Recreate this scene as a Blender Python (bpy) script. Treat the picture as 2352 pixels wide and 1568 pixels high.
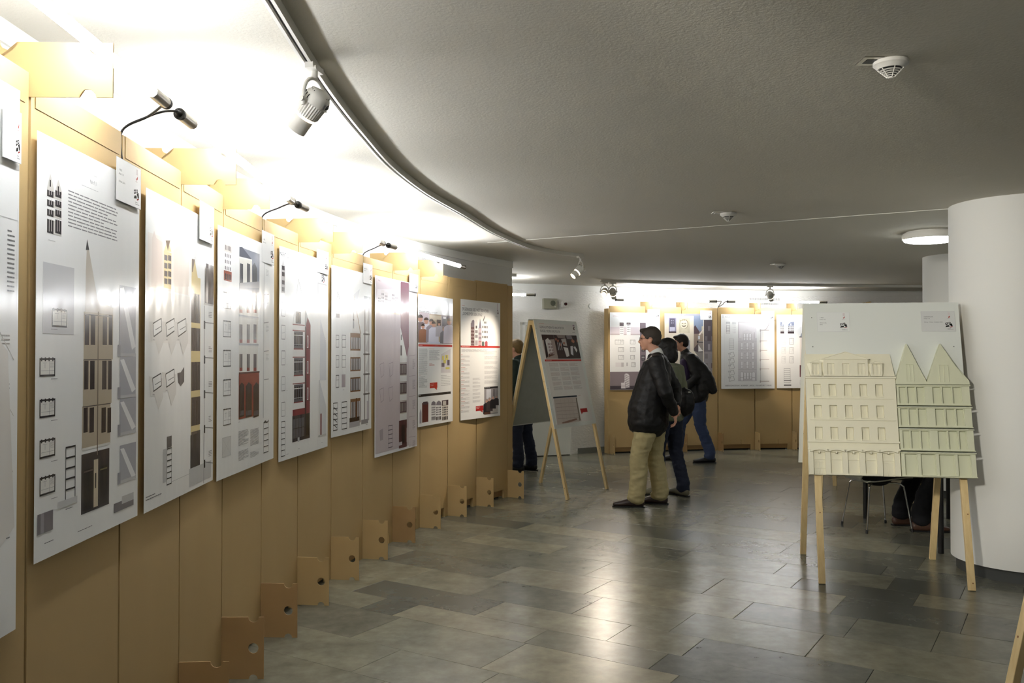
import bpy, bmesh, math, random
from mathutils import Vector, Matrix, noise
random.seed(7)
R = math.radians
for o in list(bpy.data.objects): bpy.data.objects.remove(o)
sc = bpy.context.scene
col = sc.collection

# ------------------------------------------------------------------ camera, world, exposure
HC, F, HOR = 1.5, 2000.0, 814.0                 # camera height, focal length in pixels of the 2352 frame, horizon row
PITCH = math.atan((HOR - 784.0) / F)
cam = bpy.data.cameras.new('camera'); cam.sensor_width = 36; cam.lens = F / 2352 * 36; cam.clip_end = 100; cam.clip_start = .05
camo = bpy.data.objects.new('camera', cam); col.objects.link(camo)
camo.location = (0, 0, HC); camo.rotation_euler = (R(90) + PITCH, 0, 0); sc.camera = camo
w = bpy.data.worlds.new('world'); sc.world = w; w.use_nodes = True
w.node_tree.nodes['Background'].inputs[0].default_value = (.9, .95, 1, 1)
w.node_tree.nodes['Background'].inputs[1].default_value = .05
sc.view_settings.view_transform = 'Standard'; sc.view_settings.look = 'None'
sc.view_settings.gamma = 1; sc.view_settings.use_curve_mapping = False
sc.view_settings.exposure = 0.02
TUBE = 82.0; LAMP = 30.0; SPOT = 45.0
CEIL = 2.55

# ------------------------------------------------------------------ materials
def lin(c):
    return tuple(((v / 255) / 12.92 if v / 255 <= .04045 else ((v / 255 + .055) / 1.055) ** 2.4) for v in c) + (1,)
def mat(name, c, rough=.6, metal=0, bump=None, vary=None, spec=.5, coat=0, emit=0, trans=0):
    m = bpy.data.materials.new(name); m.use_nodes = True; nt = m.node_tree; N = nt.nodes; L = nt.links
    b = N['Principled BSDF']; b.inputs['Base Color'].default_value = lin(c)
    b.inputs['Roughness'].default_value = rough; b.inputs['Metallic'].default_value = metal
    b.inputs['Specular IOR Level'].default_value = spec
    if coat: b.inputs['Coat Weight'].default_value = coat; b.inputs['Coat Roughness'].default_value = .08
    if emit: b.inputs['Emission Color'].default_value = lin(c); b.inputs['Emission Strength'].default_value = emit
    geo = N.new('ShaderNodeNewGeometry')
    if vary:                                     # (scale, amount, second colour, stretch)
        s, a, c2, st = vary
        mp = N.new('ShaderNodeMapping'); mp.inputs['Scale'].default_value = st; L.new(geo.outputs['Position'], mp.inputs[0])
        n = N.new('ShaderNodeTexNoise'); n.inputs['Scale'].default_value = s; n.inputs['Detail'].default_value = 6; L.new(mp.outputs[0], n.inputs[0])
        r = N.new('ShaderNodeMapRange'); r.inputs[1].default_value = .35; r.inputs[2].default_value = .7; r.inputs[4].default_value = a
        L.new(n.outputs[0], r.inputs[0])
        mx = N.new('ShaderNodeMix'); mx.data_type = 'RGBA'; mx.inputs[6].default_value = lin(c); mx.inputs[7].default_value = lin(c2)
        L.new(r.outputs[0], mx.inputs[0]); L.new(mx.outputs[2], b.inputs['Base Color'])
    if bump:                                     # (scale, strength, distance, stretch)
        s, st, dist, sx = bump
        mp = N.new('ShaderNodeMapping'); mp.inputs['Scale'].default_value = sx; L.new(geo.outputs['Position'], mp.inputs[0])
        n = N.new('ShaderNodeTexNoise'); n.inputs['Scale'].default_value = s; n.inputs['Detail'].default_value = 3; L.new(mp.outputs[0], n.inputs[0])
        bp = N.new('ShaderNodeBump'); bp.inputs['Strength'].default_value = st; bp.inputs['Distance'].default_value = dist
        L.new(n.outputs[0], bp.inputs['Height']); L.new(bp.outputs[0], b.inputs['Normal'])
    return m
M = {}
M['ceiling'] = mat('ceiling_plaster', (212, 208, 196), .85, bump=(90, .35, .004, (1, 1, 1)), vary=(.7, .35, (203, 198, 185), (1, 1, 1)))
M['wall'] = mat('rough_plaster', (232, 230, 224), .85, bump=(26, .9, .012, (1, 1, 2.2)))
M['smooth_wall'] = mat('smooth_plaster', (222, 221, 216), .75, bump=(60, .15, .002, (1, 1, 1)))
M['trim'] = mat('white_trim', (228, 227, 220), .5)
M['column'] = mat('column_paint', (226, 226, 220), .7, bump=(8, .15, .01, (1, 1, 1)))
M['plinth'] = mat('dark_plinth', (62, 64, 62), .5)
M['card'] = mat('cardboard', (182, 155, 106), .75, vary=(2.2, .5, (170, 142, 92), (1, 1, .35)), bump=(180, .12, .001, (1, 1, .15)))
M['card_dark'] = mat('cardboard_brown', (160, 128, 84), .75, vary=(3, .5, (148, 116, 72), (1, 1, 1)), bump=(160, .12, .001, (1, 1, .2)))
M['card_edge'] = mat('cardboard_edge', (206, 176, 122), .8)
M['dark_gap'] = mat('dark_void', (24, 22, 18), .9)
M['door'] = mat('door_white', (216, 216, 206), .55)
M['pine'] = mat('pine_wood', (224, 200, 148), .55, vary=(9, .55, (204, 172, 116), (6, 6, .5)))
M['knot'] = mat('pine_knot', (130, 84, 44), .6)
M['board'] = mat('white_board', (222, 226, 220), .45)
M['board_back'] = mat('grey_board_back', (168, 172, 164), .8, vary=(14, .3, (150, 154, 146), (1, 1, 1)))
M['cream'] = mat('cream_relief', (230, 226, 202), .65)
M['green'] = mat('pale_green_relief', (212, 214, 186), .65)
M['white_metal'] = mat('white_enamel', (226, 224, 216), .35)
M['steel'] = mat('brushed_steel', (178, 174, 166), .28, 1)
M['chrome'] = mat('chrome', (200, 200, 200), .12, 1)
M['black'] = mat('black_plastic', (20, 20, 21), .45)
M['grey_box'] = mat('olive_grey_box', (150, 148, 130), .5)
M['grill'] = mat('grey_grill', (96, 98, 84), .6)
M['tube'] = mat('tube_light', (247, 250, 255), .4, emit=TUBE)
M['lamp'] = mat('lamp_glow', (250, 252, 248), .4, emit=LAMP)
M['glow'] = mat('spot_glow', (255, 226, 190), .4, emit=7)
M['leather'] = mat('black_leather', (22, 21, 22), .55, bump=(24, .5, .008, (1, 1, 1)), spec=.35)
M['leather2'] = mat('black_jacket', (16, 15, 17), .6, bump=(9, .4, .02, (1, 1, 1)))
M['purple'] = mat('purple_shirt', (44, 26, 62), .8)
M['khaki'] = mat('khaki_cotton', (172, 160, 118), .9, bump=(14, .5, .015, (1, 1, .7)))
M['jeans'] = mat('blue_denim', (58, 72, 104), .9, bump=(14, .4, .012, (1, 1, .7)), vary=(3, .6, (40, 50, 78), (1, 1, 1)))
M['navy'] = mat('navy_denim', (30, 36, 54), .9, bump=(14, .4, .012, (1, 1, .7)))
M['darkgreen'] = mat('dark_green_knit', (38, 52, 46), .9)
M['olive'] = mat('olive_cotton', (122, 126, 104), .9)
M['shirt'] = mat('white_shirt', (232, 232, 228), .8)
M['skin'] = mat('skin', (214, 162, 136), .55)
M['hair_grey'] = mat('greying_hair', (62, 54, 46), .7, bump=(120, .8, .004, (1, 1, 1)))
M['hair_black'] = mat('black_hair', (14, 12, 12), .5, bump=(120, .6, .004, (1, 1, 1)))
M['hair_brown'] = mat('brown_hair', (34, 26, 22), .6, bump=(120, .6, .004, (1, 1, 1)))
M['hair_fair'] = mat('fair_hair', (122, 98, 58), .7, bump=(120, .6, .004, (1, 1, 1)))
M['shoe_dark'] = mat('dark_brown_leather', (52, 38, 34), .4)
M['shoe_black'] = mat('black_shoe', (18, 17, 18), .45)
M['shoe_grey'] = mat('grey_suede', (112, 108, 88), .8)
M['shoe_tan'] = mat('tan_leather', (78, 54, 42), .4)
M['eye'] = mat('eye', (30, 24, 22), .2)
M['lips'] = mat('lips', (160, 96, 84), .6)
def print_mat(name, rough, coat, bump):
    m = mat(name, (240, 240, 240), rough, spec=.5, coat=coat, bump=bump)
    nt = m.node_tree; a = nt.nodes.new('ShaderNodeVertexColor'); a.layer_name = 'Col'
    nt.links.new(a.outputs[0], nt.nodes['Principled BSDF'].inputs['Base Color']); return m
M['gloss_print'] = print_mat('laminated_print', .13, .0, (3.2, .55, .016, (1, 1, .28)))
M['matt_print'] = print_mat('paper_print', .4, .0, (2.5, .2, .01, (1, 1, .4)))

# floor stone in several tones
def stone(name, c, c2):
    m = mat(name, c, .3, vary=(5, .8, c2, (1, 1, 1)))
    nt = m.node_tree; N = nt.nodes; L = nt.links; b = N['Principled BSDF']
    geo = N.new('ShaderNodeNewGeometry')
    n = N.new('ShaderNodeTexNoise'); n.inputs['Scale'].default_value = 16; n.inputs['Detail'].default_value = 9; n.inputs['Roughness'].default_value = .62; L.new(geo.outputs['Position'], n.inputs[0])
    r = N.new('ShaderNodeMapRange'); r.inputs[1].default_value = .1; r.inputs[2].default_value = .9; r.inputs[3].default_value = .22; r.inputs[4].default_value = .31
    b.inputs['Roughness'].default_value = .27
    old = b.inputs['Base Color'].links[0].from_socket
    r2 = N.new('ShaderNodeMapRange'); r2.inputs[1].default_value = .2; r2.inputs[2].default_value = .8; r2.inputs[3].default_value = .78; r2.inputs[4].default_value = 1.2
    L.new(n.outputs[0], r2.inputs[0])
    mx = N.new('ShaderNodeVectorMath'); mx.operation = 'SCALE'; L.new(old, mx.inputs[0]); L.new(r2.outputs[0], mx.inputs['Scale']); L.new(mx.outputs[0], b.inputs['Base Color'])
    n2 = N.new('ShaderNodeTexNoise'); n2.inputs['Scale'].default_value = 7; n2.inputs['Detail'].default_value = 2; L.new(geo.outputs['Position'], n2.inputs[0])
    ad = N.new('ShaderNodeMath'); ad.operation = 'MULTIPLY_ADD'; ad.inputs[1].default_value = .05; L.new(n.outputs[0], ad.inputs[0]); L.new(n2.outputs[0], ad.inputs[2])
    bp = N.new('ShaderNodeBump'); bp.inputs['Strength'].default_value = .05; bp.inputs['Distance'].default_value = .003
    L.new(ad.outputs[0], bp.inputs['Height']); L.new(bp.outputs[0], b.inputs['Normal'])
    return m
STONES = [stone('floor_stone_%d' % i, a, b) for i, (a, b) in enumerate([
    ((126, 122, 104), (102, 100, 84)), ((115, 113, 98), (92, 92, 79)), ((137, 131, 110), (112, 108, 90)),
    ((104, 103, 91), (82, 83, 73)), ((120, 118, 102), (96, 96, 84)), ((90, 91, 83), (72, 74, 67)), ((130, 126, 108), (106, 102, 87))])]
M['joint'] = mat('floor_joint', (66, 64, 56), .8)

# ------------------------------------------------------------------ mesh helpers
class MB:
    def __init__(s): s.v = []; s.f = []; s.m = []; s.c = []
    def add(s, vs, fs, m=0, c=None):
        k = len(s.v); s.v += [tuple(x) for x in vs]
        for f in fs: s.f.append([k + i for i in f]); s.m.append(m); s.c.append(c)
        return s
    def box(s, a, b, T=None, m=0):
        x0, y0, z0 = a; x1, y1, z1 = b
        vs = [Vector(p) for p in ((x0,y0,z0),(x1,y0,z0),(x1,y1,z0),(x0,y1,z0),(x0,y0,z1),(x1,y0,z1),(x1,y1,z1),(x0,y1,z1))]
        if T: vs = [T @ p for p in vs]
        return s.add(vs, [(0,3,2,1),(4,5,6,7),(0,1,5,4),(1,2,6,5),(2,3,7,6),(3,0,4,7)], m)
    def prism(s, poly, t0, t1, T=None, m=0):      # poly in local x,z ; extruded along y from t0 to t1
        n = len(poly); vs = [Vector((x, t0, z)) for x, z in poly] + [Vector((x, t1, z)) for x, z in poly]
        if T: vs = [T @ p for p in vs]
        return s.add(vs, [tuple(range(n)), tuple(range(2*n-1, n-1, -1))] + [(i, (i+1) % n, n+(i+1) % n, n+i)[::-1] for i in range(n)], m)
    def tube(s, pts, r, n=10, m=0, caps=True):
        pts = [Vector(p) for p in pts]; rs = r if isinstance(r, (list, tuple)) else [r]*len(pts)
        k = len(s.v); ref = None
        for i, p in enumerate(pts):
            t = (pts[min(i+1, len(pts)-1)] - pts[max(i-1, 0)]).normalized()
            if ref is None: ref = t.orthogonal().normalized()
            u = (ref - t*ref.dot(t)).normalized(); ref = u; w_ = t.cross(u)
            for j in range(n):
                a = 2*math.pi*j/n; s.v.append(tuple(p + (u*math.cos(a) + w_*math.sin(a))*rs[i]))
        for i in range(len(pts)-1):
            for j in range(n):
                s.f.append([k+i*n+j, k+i*n+(j+1) % n, k+(i+1)*n+(j+1) % n, k+(i+1)*n+j]); s.m.append(m); s.c.append(None)
        if caps:
            s.f.append([k+j for j in range(n)][::-1]); s.m.append(m); s.c.append(None)
            s.f.append([k+(len(pts)-1)*n+j for j in range(n)]); s.m.append(m); s.c.append(None)
        return s
    def lathe(s, prof, T=None, n=32, m=0):        # prof (r,z)
        k = len(s.v)
        for r, z in prof:
            for j in range(n):
                p = Vector((r*math.cos(2*math.pi*j/n), r*math.sin(2*math.pi*j/n), z)); s.v.append(tuple(T @ p if T else p))
        for i in range(len(prof)-1):
            for j in range(n): s.f.append([k+i*n+j, k+i*n+(j+1) % n, k+(i+1)*n+(j+1) % n, k+(i+1)*n+j]); s.m.append(m); s.c.append(None)
        s.f.append([k+j for j in range(n)][::-1]); s.m.append(m); s.c.append(None)
        s.f.append([k+(len(prof)-1)*n+j for j in range(n)]); s.m.append(m); s.c.append(None)
        return s
    def build(s, name, mats, parent=None, org=None, smooth=False, bevel=0, auto=None):
        me = bpy.data.meshes.new(name)
        o0 = Vector(org) if org is not None else Vector((0, 0, 0))
        me.from_pydata([tuple(Vector(v) - o0) for v in s.v], [], s.f)
        if not isinstance(mats, (list, tuple)): mats = [mats]
        for m in mats: me.materials.append(m)
        me.polygons.foreach_set('material_index', s.m)
        if any(c is not None for c in s.c):
            a = me.color_attributes.new('Col', 'FLOAT_COLOR', 'CORNER')
            for p, c in zip(me.polygons, s.c):
                cc = lin(c) if c else (1, 1, 1, 1)
                for li in p.loop_indices: a.data[li].color = cc
        if auto is not None or smooth:
            bm = bmesh.new(); bm.from_mesh(me); bmesh.ops.recalc_face_normals(bm, faces=bm.faces)
            for f in bm.faces: f.smooth = True
            if auto is not None:
                for e in bm.edges:
                    if len(e.link_faces) == 2 and e.calc_face_angle(0) > R(auto): e.smooth = False
            bm.to_mesh(me); bm.free()
        me.update()
        o = bpy.data.objects.new(name, me); col.objects.link(o)
        if bevel:
            md = o.modifiers.new('bevel', 'BEVEL'); md.width = bevel; md.segments = 2; md.limit_method = 'ANGLE'
        if parent: o.parent = parent
        elif org is not None: o.location = o0
        return o
def tag(o, label=None, cat=None, group=None, kind=None):
    if label: o['label'] = label
    if cat: o['category'] = cat
    if group: o['group'] = group
    if kind: o['kind'] = kind
    return o
def thing(name, label, cat, loc=(0, 0, 0), rz=0, group=None):
    o = bpy.data.objects.new(name, None); col.objects.link(o); o.location = loc; o.rotation_euler = (0, 0, rz)
    o.empty_display_size = .1
    return tag(o, label, cat, group)
def copy_tree(o, parent=None):
    c = o.copy(); col.objects.link(c); c.parent = parent
    for ch in list(o.children): copy_tree(ch, c)
    return c
def frame(o, x, y=None, z=None):                  # matrix from axes; any missing axis is filled in
    x = Vector(x).normalized()
    if z is None: z = Vector((0, 0, 1))
    z = (Vector(z) - x*Vector(z).dot(x)).normalized()
    y = z.cross(x)
    m = Matrix.Identity(4)
    for i in range(3): m[i][0] = x[i]; m[i][1] = y[i]; m[i][2] = z[i]; m[i][3] = o[i]
    return m
def ray(px, py):                                  # direction through a pixel of the photograph
    x, y = (px - 1176) / F, (784 - py) / F
    return Vector((x, math.cos(PITCH) - y*math.sin(PITCH), math.sin(PITCH) + y*math.cos(PITCH)))
def on_z(px, py, z):
    r = ray(px, py); return Vector((0, 0, HC)) + r*((z - HC)/r.z)
def at_d(px, py, d):
    r = ray(px, py); return Vector((0, 0, HC)) + r*(d/r.y)

def holed(mb, x0, z0, x1, z1, holes, yb, yf, T):    # plate between yb (back) and yf (front, negative) with rectangular holes
    xs = sorted({x0, x1, *[h[0] for h in holes], *[h[2] for h in holes]}); zs = sorted({z0, z1, *[h[1] for h in holes], *[h[3] for h in holes]})
    def inh(a, b): return any(h[0] < a < h[2] and h[1] < b < h[3] for h in holes) or not (x0 < a < x1 and z0 < b < z1)
    for i in range(len(xs)-1):
        for j in range(len(zs)-1):
            a0, a1, b0, b1 = xs[i], xs[i+1], zs[j], zs[j+1]; am, bm_ = (a0+a1)/2, (b0+b1)/2
            if inh(am, bm_): continue
            q = lambda *p: mb.add([T @ Vector(v) for v in p], [(0, 1, 2, 3)])
            q((a0, yf, b0), (a1, yf, b0), (a1, yf, b1), (a0, yf, b1))
            e = 1e-4
            if inh(a0-e, bm_): q((a0, yb, b0), (a0, yf, b0), (a0, yf, b1), (a0, yb, b1))
            if inh(a1+e, bm_): q((a1, yf, b0), (a1, yb, b0), (a1, yb, b1), (a1, yf, b1))
            if inh(am, b0-e): q((a0, yb, b0), (a1, yb, b0), (a1, yf, b0), (a0, yf, b0))
            if inh(am, b1+e): q((a0, yf, b1), (a1, yf, b1), (a1, yb, b1), (a0, yb, b1))
def smooth_path(pts, n=8):
    P = [Vector(p) for p in pts]; out = []
    for i in range(len(P)-1):
        p0 = P[max(i-1, 0)]; p1 = P[i]; p2 = P[i+1]; p3 = P[min(i+2, len(P)-1)]
        for k in range(n):
            t = k/n
            out.append(.5*((2*p1) + (p2-p0)*t + (2*p0-5*p1+4*p2-p3)*t*t + (3*p1-p0-3*p2+p3)*t**3))
    out.append(P[-1]); return out
def strip_wall(name, pts, z0, z1, th, m, kind='structure', parent=None, n=6, start=0):
    P = smooth_path([(x, y, 0) for x, y in pts], n)[start:]; mb = MB(); nrm = []
    for i, p in enumerate(P):
        t = (P[min(i+1, len(P)-1)] - P[max(i-1, 0)]).normalized(); nrm.append(Vector((t.y, -t.x, 0)))
    k = len(P)
    vs = []
    for p, nn in zip(P, nrm): vs.append((p.x, p.y, z0))
    for p in P: vs.append((p.x, p.y, z1))
    for p, nn in zip(P, nrm): q = p - nn*th; vs.append((q.x, q.y, z0))
    for p, nn in zip(P, nrm): q = p - nn*th; vs.append((q.x, q.y, z1))
    fs = []
    for i in range(k-1):
        fs += [(i, i+1, k+i+1, k+i), (2*k+i+1, 2*k+i, 3*k+i, 3*k+i+1), (k+i, k+i+1, 3*k+i+1, 3*k+i), (i+1, i, 2*k+i, 2*k+i+1)]
    fs += [(0, k, 3*k, 2*k), (k-1, 3*k-1, 4*k-1, 2*k-1)]
    mb.add(vs, fs)
    o = mb.build(name, m, parent, auto=40)
    if kind: tag(o, kind=kind)
    return o

# ------------------------------------------------------------------ room shell
fl = MB().box((-4, -3, -.12), (9.5, 16, -.010)).build('floor', M['joint']); tag(fl, kind='structure')
ce = MB().box((-4, -3, CEIL), (9.5, 16, CEIL+.1)).build('ceiling', M['ceiling']); tag(ce, kind='structure')
LW = [(-1.70, -2.8), (-1.64, -1), (-1.60, 1.2), (-1.60, 3), (-1.62, 4.2), (-1.55, 5.4), (-1.34, 6.6), (-1.0, 7.8), (-.5, 8.95), (0, 9.82)]
strip_wall('wall_left', LW, 0, CEIL, .22, M['smooth_wall'])
strip_wall('wall_left_return', [(-.02, 9.86), (-.25, 10.05), (-2.0, 10.6), (-3.9, 11.0)], 0, CEIL, .10, M['smooth_wall'])
strip_wall('trim_1', [(x+.012, y) for x, y in LW], CEIL-.075, CEIL-.001, .03, M['trim'])
FW = [(-3.95, 11.8), (-1.6, 12.35), (-.6, 12.6), (0, 12.8), (.9, 13.15), (1.45, 13.45), (2.5, 13.9), (3.8, 14.22), (5, 14.35), (6.6, 14.35), (9.4, 14.0)]
strip_wall('wall_back', FW, 0, CEIL, .2, M['wall'])
strip_wall('trim_2', [(x, y-.015) for x, y in FW], CEIL-.09, CEIL-.001, .03, M['trim'])
strip_wall('baseboard_back', [(x, y-.022) for x, y in FW], -.005, .085, .03, mat('baseboard_grey', (120, 120, 112), .6), start=25)
wr = MB().box((9.3, -3, -.01), (9.5, 14.2, CEIL)).build('wall_right', M['smooth_wall']); tag(wr, kind='structure')
wf = MB().box((-1.9, -3, -.01), (9.3, -2.85, CEIL)).build('wall_front', M['smooth_wall']); tag(wf, kind='structure')
# pale joint running across the ceiling
a, b = on_z(1120, 557, CEIL), on_z(2240, 474.5, CEIL)
T = frame(a, b-a); mb = MB()
L_ = (b-a).length; k = 40
for i in range(k):
    j = .0025*math.sin(i*1.7)
    mb.box((L_*i/k, -.005+j, -.0035), (L_*(i+1)/k, .004+j, .001), T)
tag(mb.build('trim_3', M['trim']), kind='structure')

# floor tiles: rows of stone slabs laid on the skew
U = Vector((.843, -.538, 0)); V = Vector((.538, .843, 0))
def visible(p, slack=1.0):
    d = p.y
    if d < 2.6: return False
    return -1.75 < p.x < .62*d + slack and d < 13.9
edges = [-2.2]
random.seed(11)
ws = [.3, .44, .256, .36, .44, .3, .4]
while edges[-1] < 3.5: edges.append(edges[-1] + random.choice(ws))
edges[-1] = 3.45; edges += [3.875, 4.13, 4.45, 4.86, 5.261, 5.705, 6.0]
while edges[-1] < 17: edges.append(edges[-1] + random.choice(ws))
tiles = []
for i in range(len(edges)-1):
    v0, v1 = edges[i], edges[i+1]
    if v0 == 5.261: cuts = [-1.951-k*.83 for k in range(9, 0, -1)] + [-1.951, -1.174, -.5, .42, 1.2, 2.0, 2.9, 3.8, 4.6, 5.4, 6.2]
    elif v0 == 3.875: cuts = [-8.4, -7.5, -6.7, -5.9, -5.1, -4.3, -3.547, -3.294, -2.4, -1.7, -.8, .1, .9, 1.6, 2.5, 3.3, 4.1, 5]
    else:
        cuts = [-11 + random.random()*.6]
        while cuts[-1] < 9: cuts.append(cuts[-1] + random.choice([.42, .6, .72, .84, .95]))
    for u0, u1 in zip(cuts, cuts[1:]):
        c = U*((u0+u1)/2) + V*((v0+v1)/2)
        if visible(c): tiles.append((c.length, c, u1-u0, v1-v0, v0, u0))
tiles.sort(key=lambda t: t[0])
unit = {}
def unit_tile(mi):
    if mi not in unit:
        mb = MB(); b = .004
        vs = [(-.5, -.5, 0), (.5, -.5, 0), (.5, .5, 0), (-.5, .5, 0), (-.5, -.5, .8), (.5, -.5, .8), (.5, .5, .8), (-.5, .5, .8),
              (-.5+b*.5, -.5+b, 1), (.5-b*.5, -.5+b, 1), (.5-b*.5, .5-b, 1), (-.5+b*.5, .5-b, 1)]
        mb.add(vs, [(0,1,5,4),(1,2,6,5),(2,3,7,6),(3,0,4,7),(4,5,9,8),(5,6,10,9),(6,7,11,10),(7,4,8,11),(8,9,10,11)])
        o = mb.build('tile', STONES[mi]); unit[mi] = o.data; bpy.data.objects.remove(o)
    return unit[mi]
angU = math.atan2(U.y, U.x)
rest = {}
for k, (dd, c, lu, lv, v0, u0) in enumerate(tiles):
    mi = random.choice([0, 1, 1, 2, 3, 4, 4, 6, 0, 5] if c.x < 1.6 else [1, 3, 3, 4, 5, 1, 0])
    if v0 == 3.875 and abs(u0+3.547) < .01: mi = 5
    if v0 == 5.261 and abs(u0+1.951) < .01: mi = 2
    if v0 == 5.261 and abs(u0+1.174) < .01: mi = 5
    if k < 296:
        o = bpy.data.objects.new('tile', unit_tile(mi)); col.objects.link(o)
        o.location = (c.x, c.y, -.0098); o.scale = (lu-.0016, lv-.0016, .0098 - random.random()*.0007); o.rotation_euler = (0, 0, angU); o.parent = fl
    else: rest.setdefault(mi, []).append((c, lu, lv))
mb = MB()
for mi, L in rest.items():
    for c, lu, lv in L:
        T = Matrix.Translation((c.x, c.y, 0)) @ Matrix.Rotation(angU, 4, 'Z')
        mb.box((-lu/2+.001, -lv/2+.001, -.0098), (lu/2-.001, lv/2-.001, 0), T, mi)
o = mb.build('far_tiles', STONES, fl); tag(o, kind='stuff')

# ------------------------------------------------------------------ columns, door
def column(name, x, y, r):
    T = Matrix.Translation((x, y, 0))
    o = MB().lathe([(r, .085), (r, CEIL)], T, 64).build(name, M['column'], auto=40); tag(o, kind='structure')
    p = MB().lathe([(r-.035, -.01), (r-.035, .085)], T, 64).build('plinth', M['plinth'], o, auto=40)
    return o
tag(column('column', 3.545, 6.06, .45), 'large round white column beside the easel with the two facade reliefs', 'column')
tag(column('column', 4.83, 9.30, .40), 'round white column further back behind the ceiling lamp', 'column')
p0, p1 = Vector((.22, 12.72, 0)), Vector((.88, 12.98, 0))
T = frame(p0, p1-p0)
d_ = MB().box((0, .03, .012), ((p1-p0).length, .075, 1.93), T).build('door_1', M['door'], bevel=.003); tag(d_, kind='structure')
MB().box((.05, .018, .95), (.16, .032, .975), T).build('door_handle', M['steel'], d_)
fr = MB()
Lp = (p1-p0).length
fr.box((-.05, .05, 0), (-.004, .2, 1.98), T); fr.box((Lp+.004, .05, 0), (Lp+.03, .2, 1.98), T); fr.box((-.05, .05, 1.936), (Lp+.03, .2, 1.975), T)
fr.build('door_frame', M['trim'], d_)

# ------------------------------------------------------------------ cardboard screens
SL = [(-1.15, -.1), (-1.19, .50), (-1.215, 1.09), (-1.24, 1.68), (-1.268, 2.28), (-1.29, 2.87), (-1.317, 3.46), (-1.345, 4.05), (-1.335, 4.65), (-1.29, 5.25), (-1.21, 5.84), (-1.10, 6.43),
      (-.96, 7.01), (-.80, 7.58), (-.60, 8.14), (-.355, 8.68), (-.045, 9.20)]
SF = [(1.478, 13.21), (2.06, 13.40), (2.64, 13.55), (3.232, 13.67), (3.84, 13.78), (4.45, 13.85), (5.05, 13.88), (5.65, 13.87), (6.25, 13.80)]
SB = [(-1.75, 11.75), (-1.18, 11.92), (-.6, 12.1), (-.035, 12.3)]
PT = 2.24
def arc(cx, cz, r, a0, a1, n=8): return [(cx + r*math.cos(R(a0+(a1-a0)*i/n)), cz + r*math.sin(R(a0+(a1-a0)*i/n))) for i in range(n+1)]
def foot_profile():
    w_, h = .196, .285; nx = .148
    P = [(0, 0)] + arc(nx, 0, .021, 180, 0) + [(w_, 0), (w_, h)] + arc(nx, h, .024, 0, -180) + [(0, h)]
    return P
def plate_with_hole(mb, poly, cx, cz, r, t0, t1, T):   # foot board with round hole, bridged as two halves
    n = 16; up = [p for p in poly if p[1] >= cz]; lo = [p for p in poly if p[1] < cz]
    x0 = min(p[0] for p in poly); x1 = max(p[0] for p in poly)
    lower = [(x0, cz)] + lo + [(x1, cz)] + arc(cx, cz, r, 0, -180, n)
    upper = [(x1, cz)] + up + [(x0, cz)] + arc(cx, cz, r, 180, 0, n)
    for P in (lower, upper):
        bm = bmesh.new(); vs = [bm.verts.new((x, 0, z)) for x, z in P]; f = bm.faces.new(vs)
        bmesh.ops.triangulate(bm, faces=[f]); bm.verts.index_update(); bm.faces.ensure_lookup_table()
        tri = [[v.index for v in f.verts] for f in bm.faces]; bm.free(); k = len(P)
        V_ = [T @ Vector((x, t0, z)) for x, z in P] + [T @ Vector((x, t1, z)) for x, z in P]
        F_ = [t for t in tri] + [[k+i for i in t[::-1]] for t in tri]
        for i in range(k):
            a_, b_ = P[i], P[(i+1) % k]
            if abs(a_[1]-cz) < 1e-6 and abs(b_[1]-cz) < 1e-6: continue
            F_.append([i, k+i, k+(i+1) % k, (i+1) % k])
        mb.add(V_, F_)
def ngon_prism(mb, P, t0, t1, T):
    bm = bmesh.new(); vs = [bm.verts.new((x, 0, z)) for x, z in P]; f = bm.faces.new(vs)
    bmesh.ops.triangulate(bm, faces=[f]); bm.verts.index_update()
    tri = [[v.index for v in f.verts] for f in bm.faces]; bm.free(); k = len(P)
    mb.add([T @ Vector((x, t0, z)) for x, z in P] + [T @ Vector((x, t1, z)) for x, z in P],
           tri + [[k+i for i in t[::-1]] for t in tri] + [[i, k+i, k+(i+1) % k, (i+1) % k] for i in range(k)])
def bracket_profile(z1):
    x0, x1, z0 = -.20, .215, z1-.145
    return [(x0, z0)] + arc(.150, z0, .022, 180, 0) + [(x1, z0), (x1, z1), (.194, z1)] + arc(.172, z1-.012, .0215, 30, -210) + [(.150, z1)] + arc(-.055, z1, .023, 0, -180) + [(x0, z1)]
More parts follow.
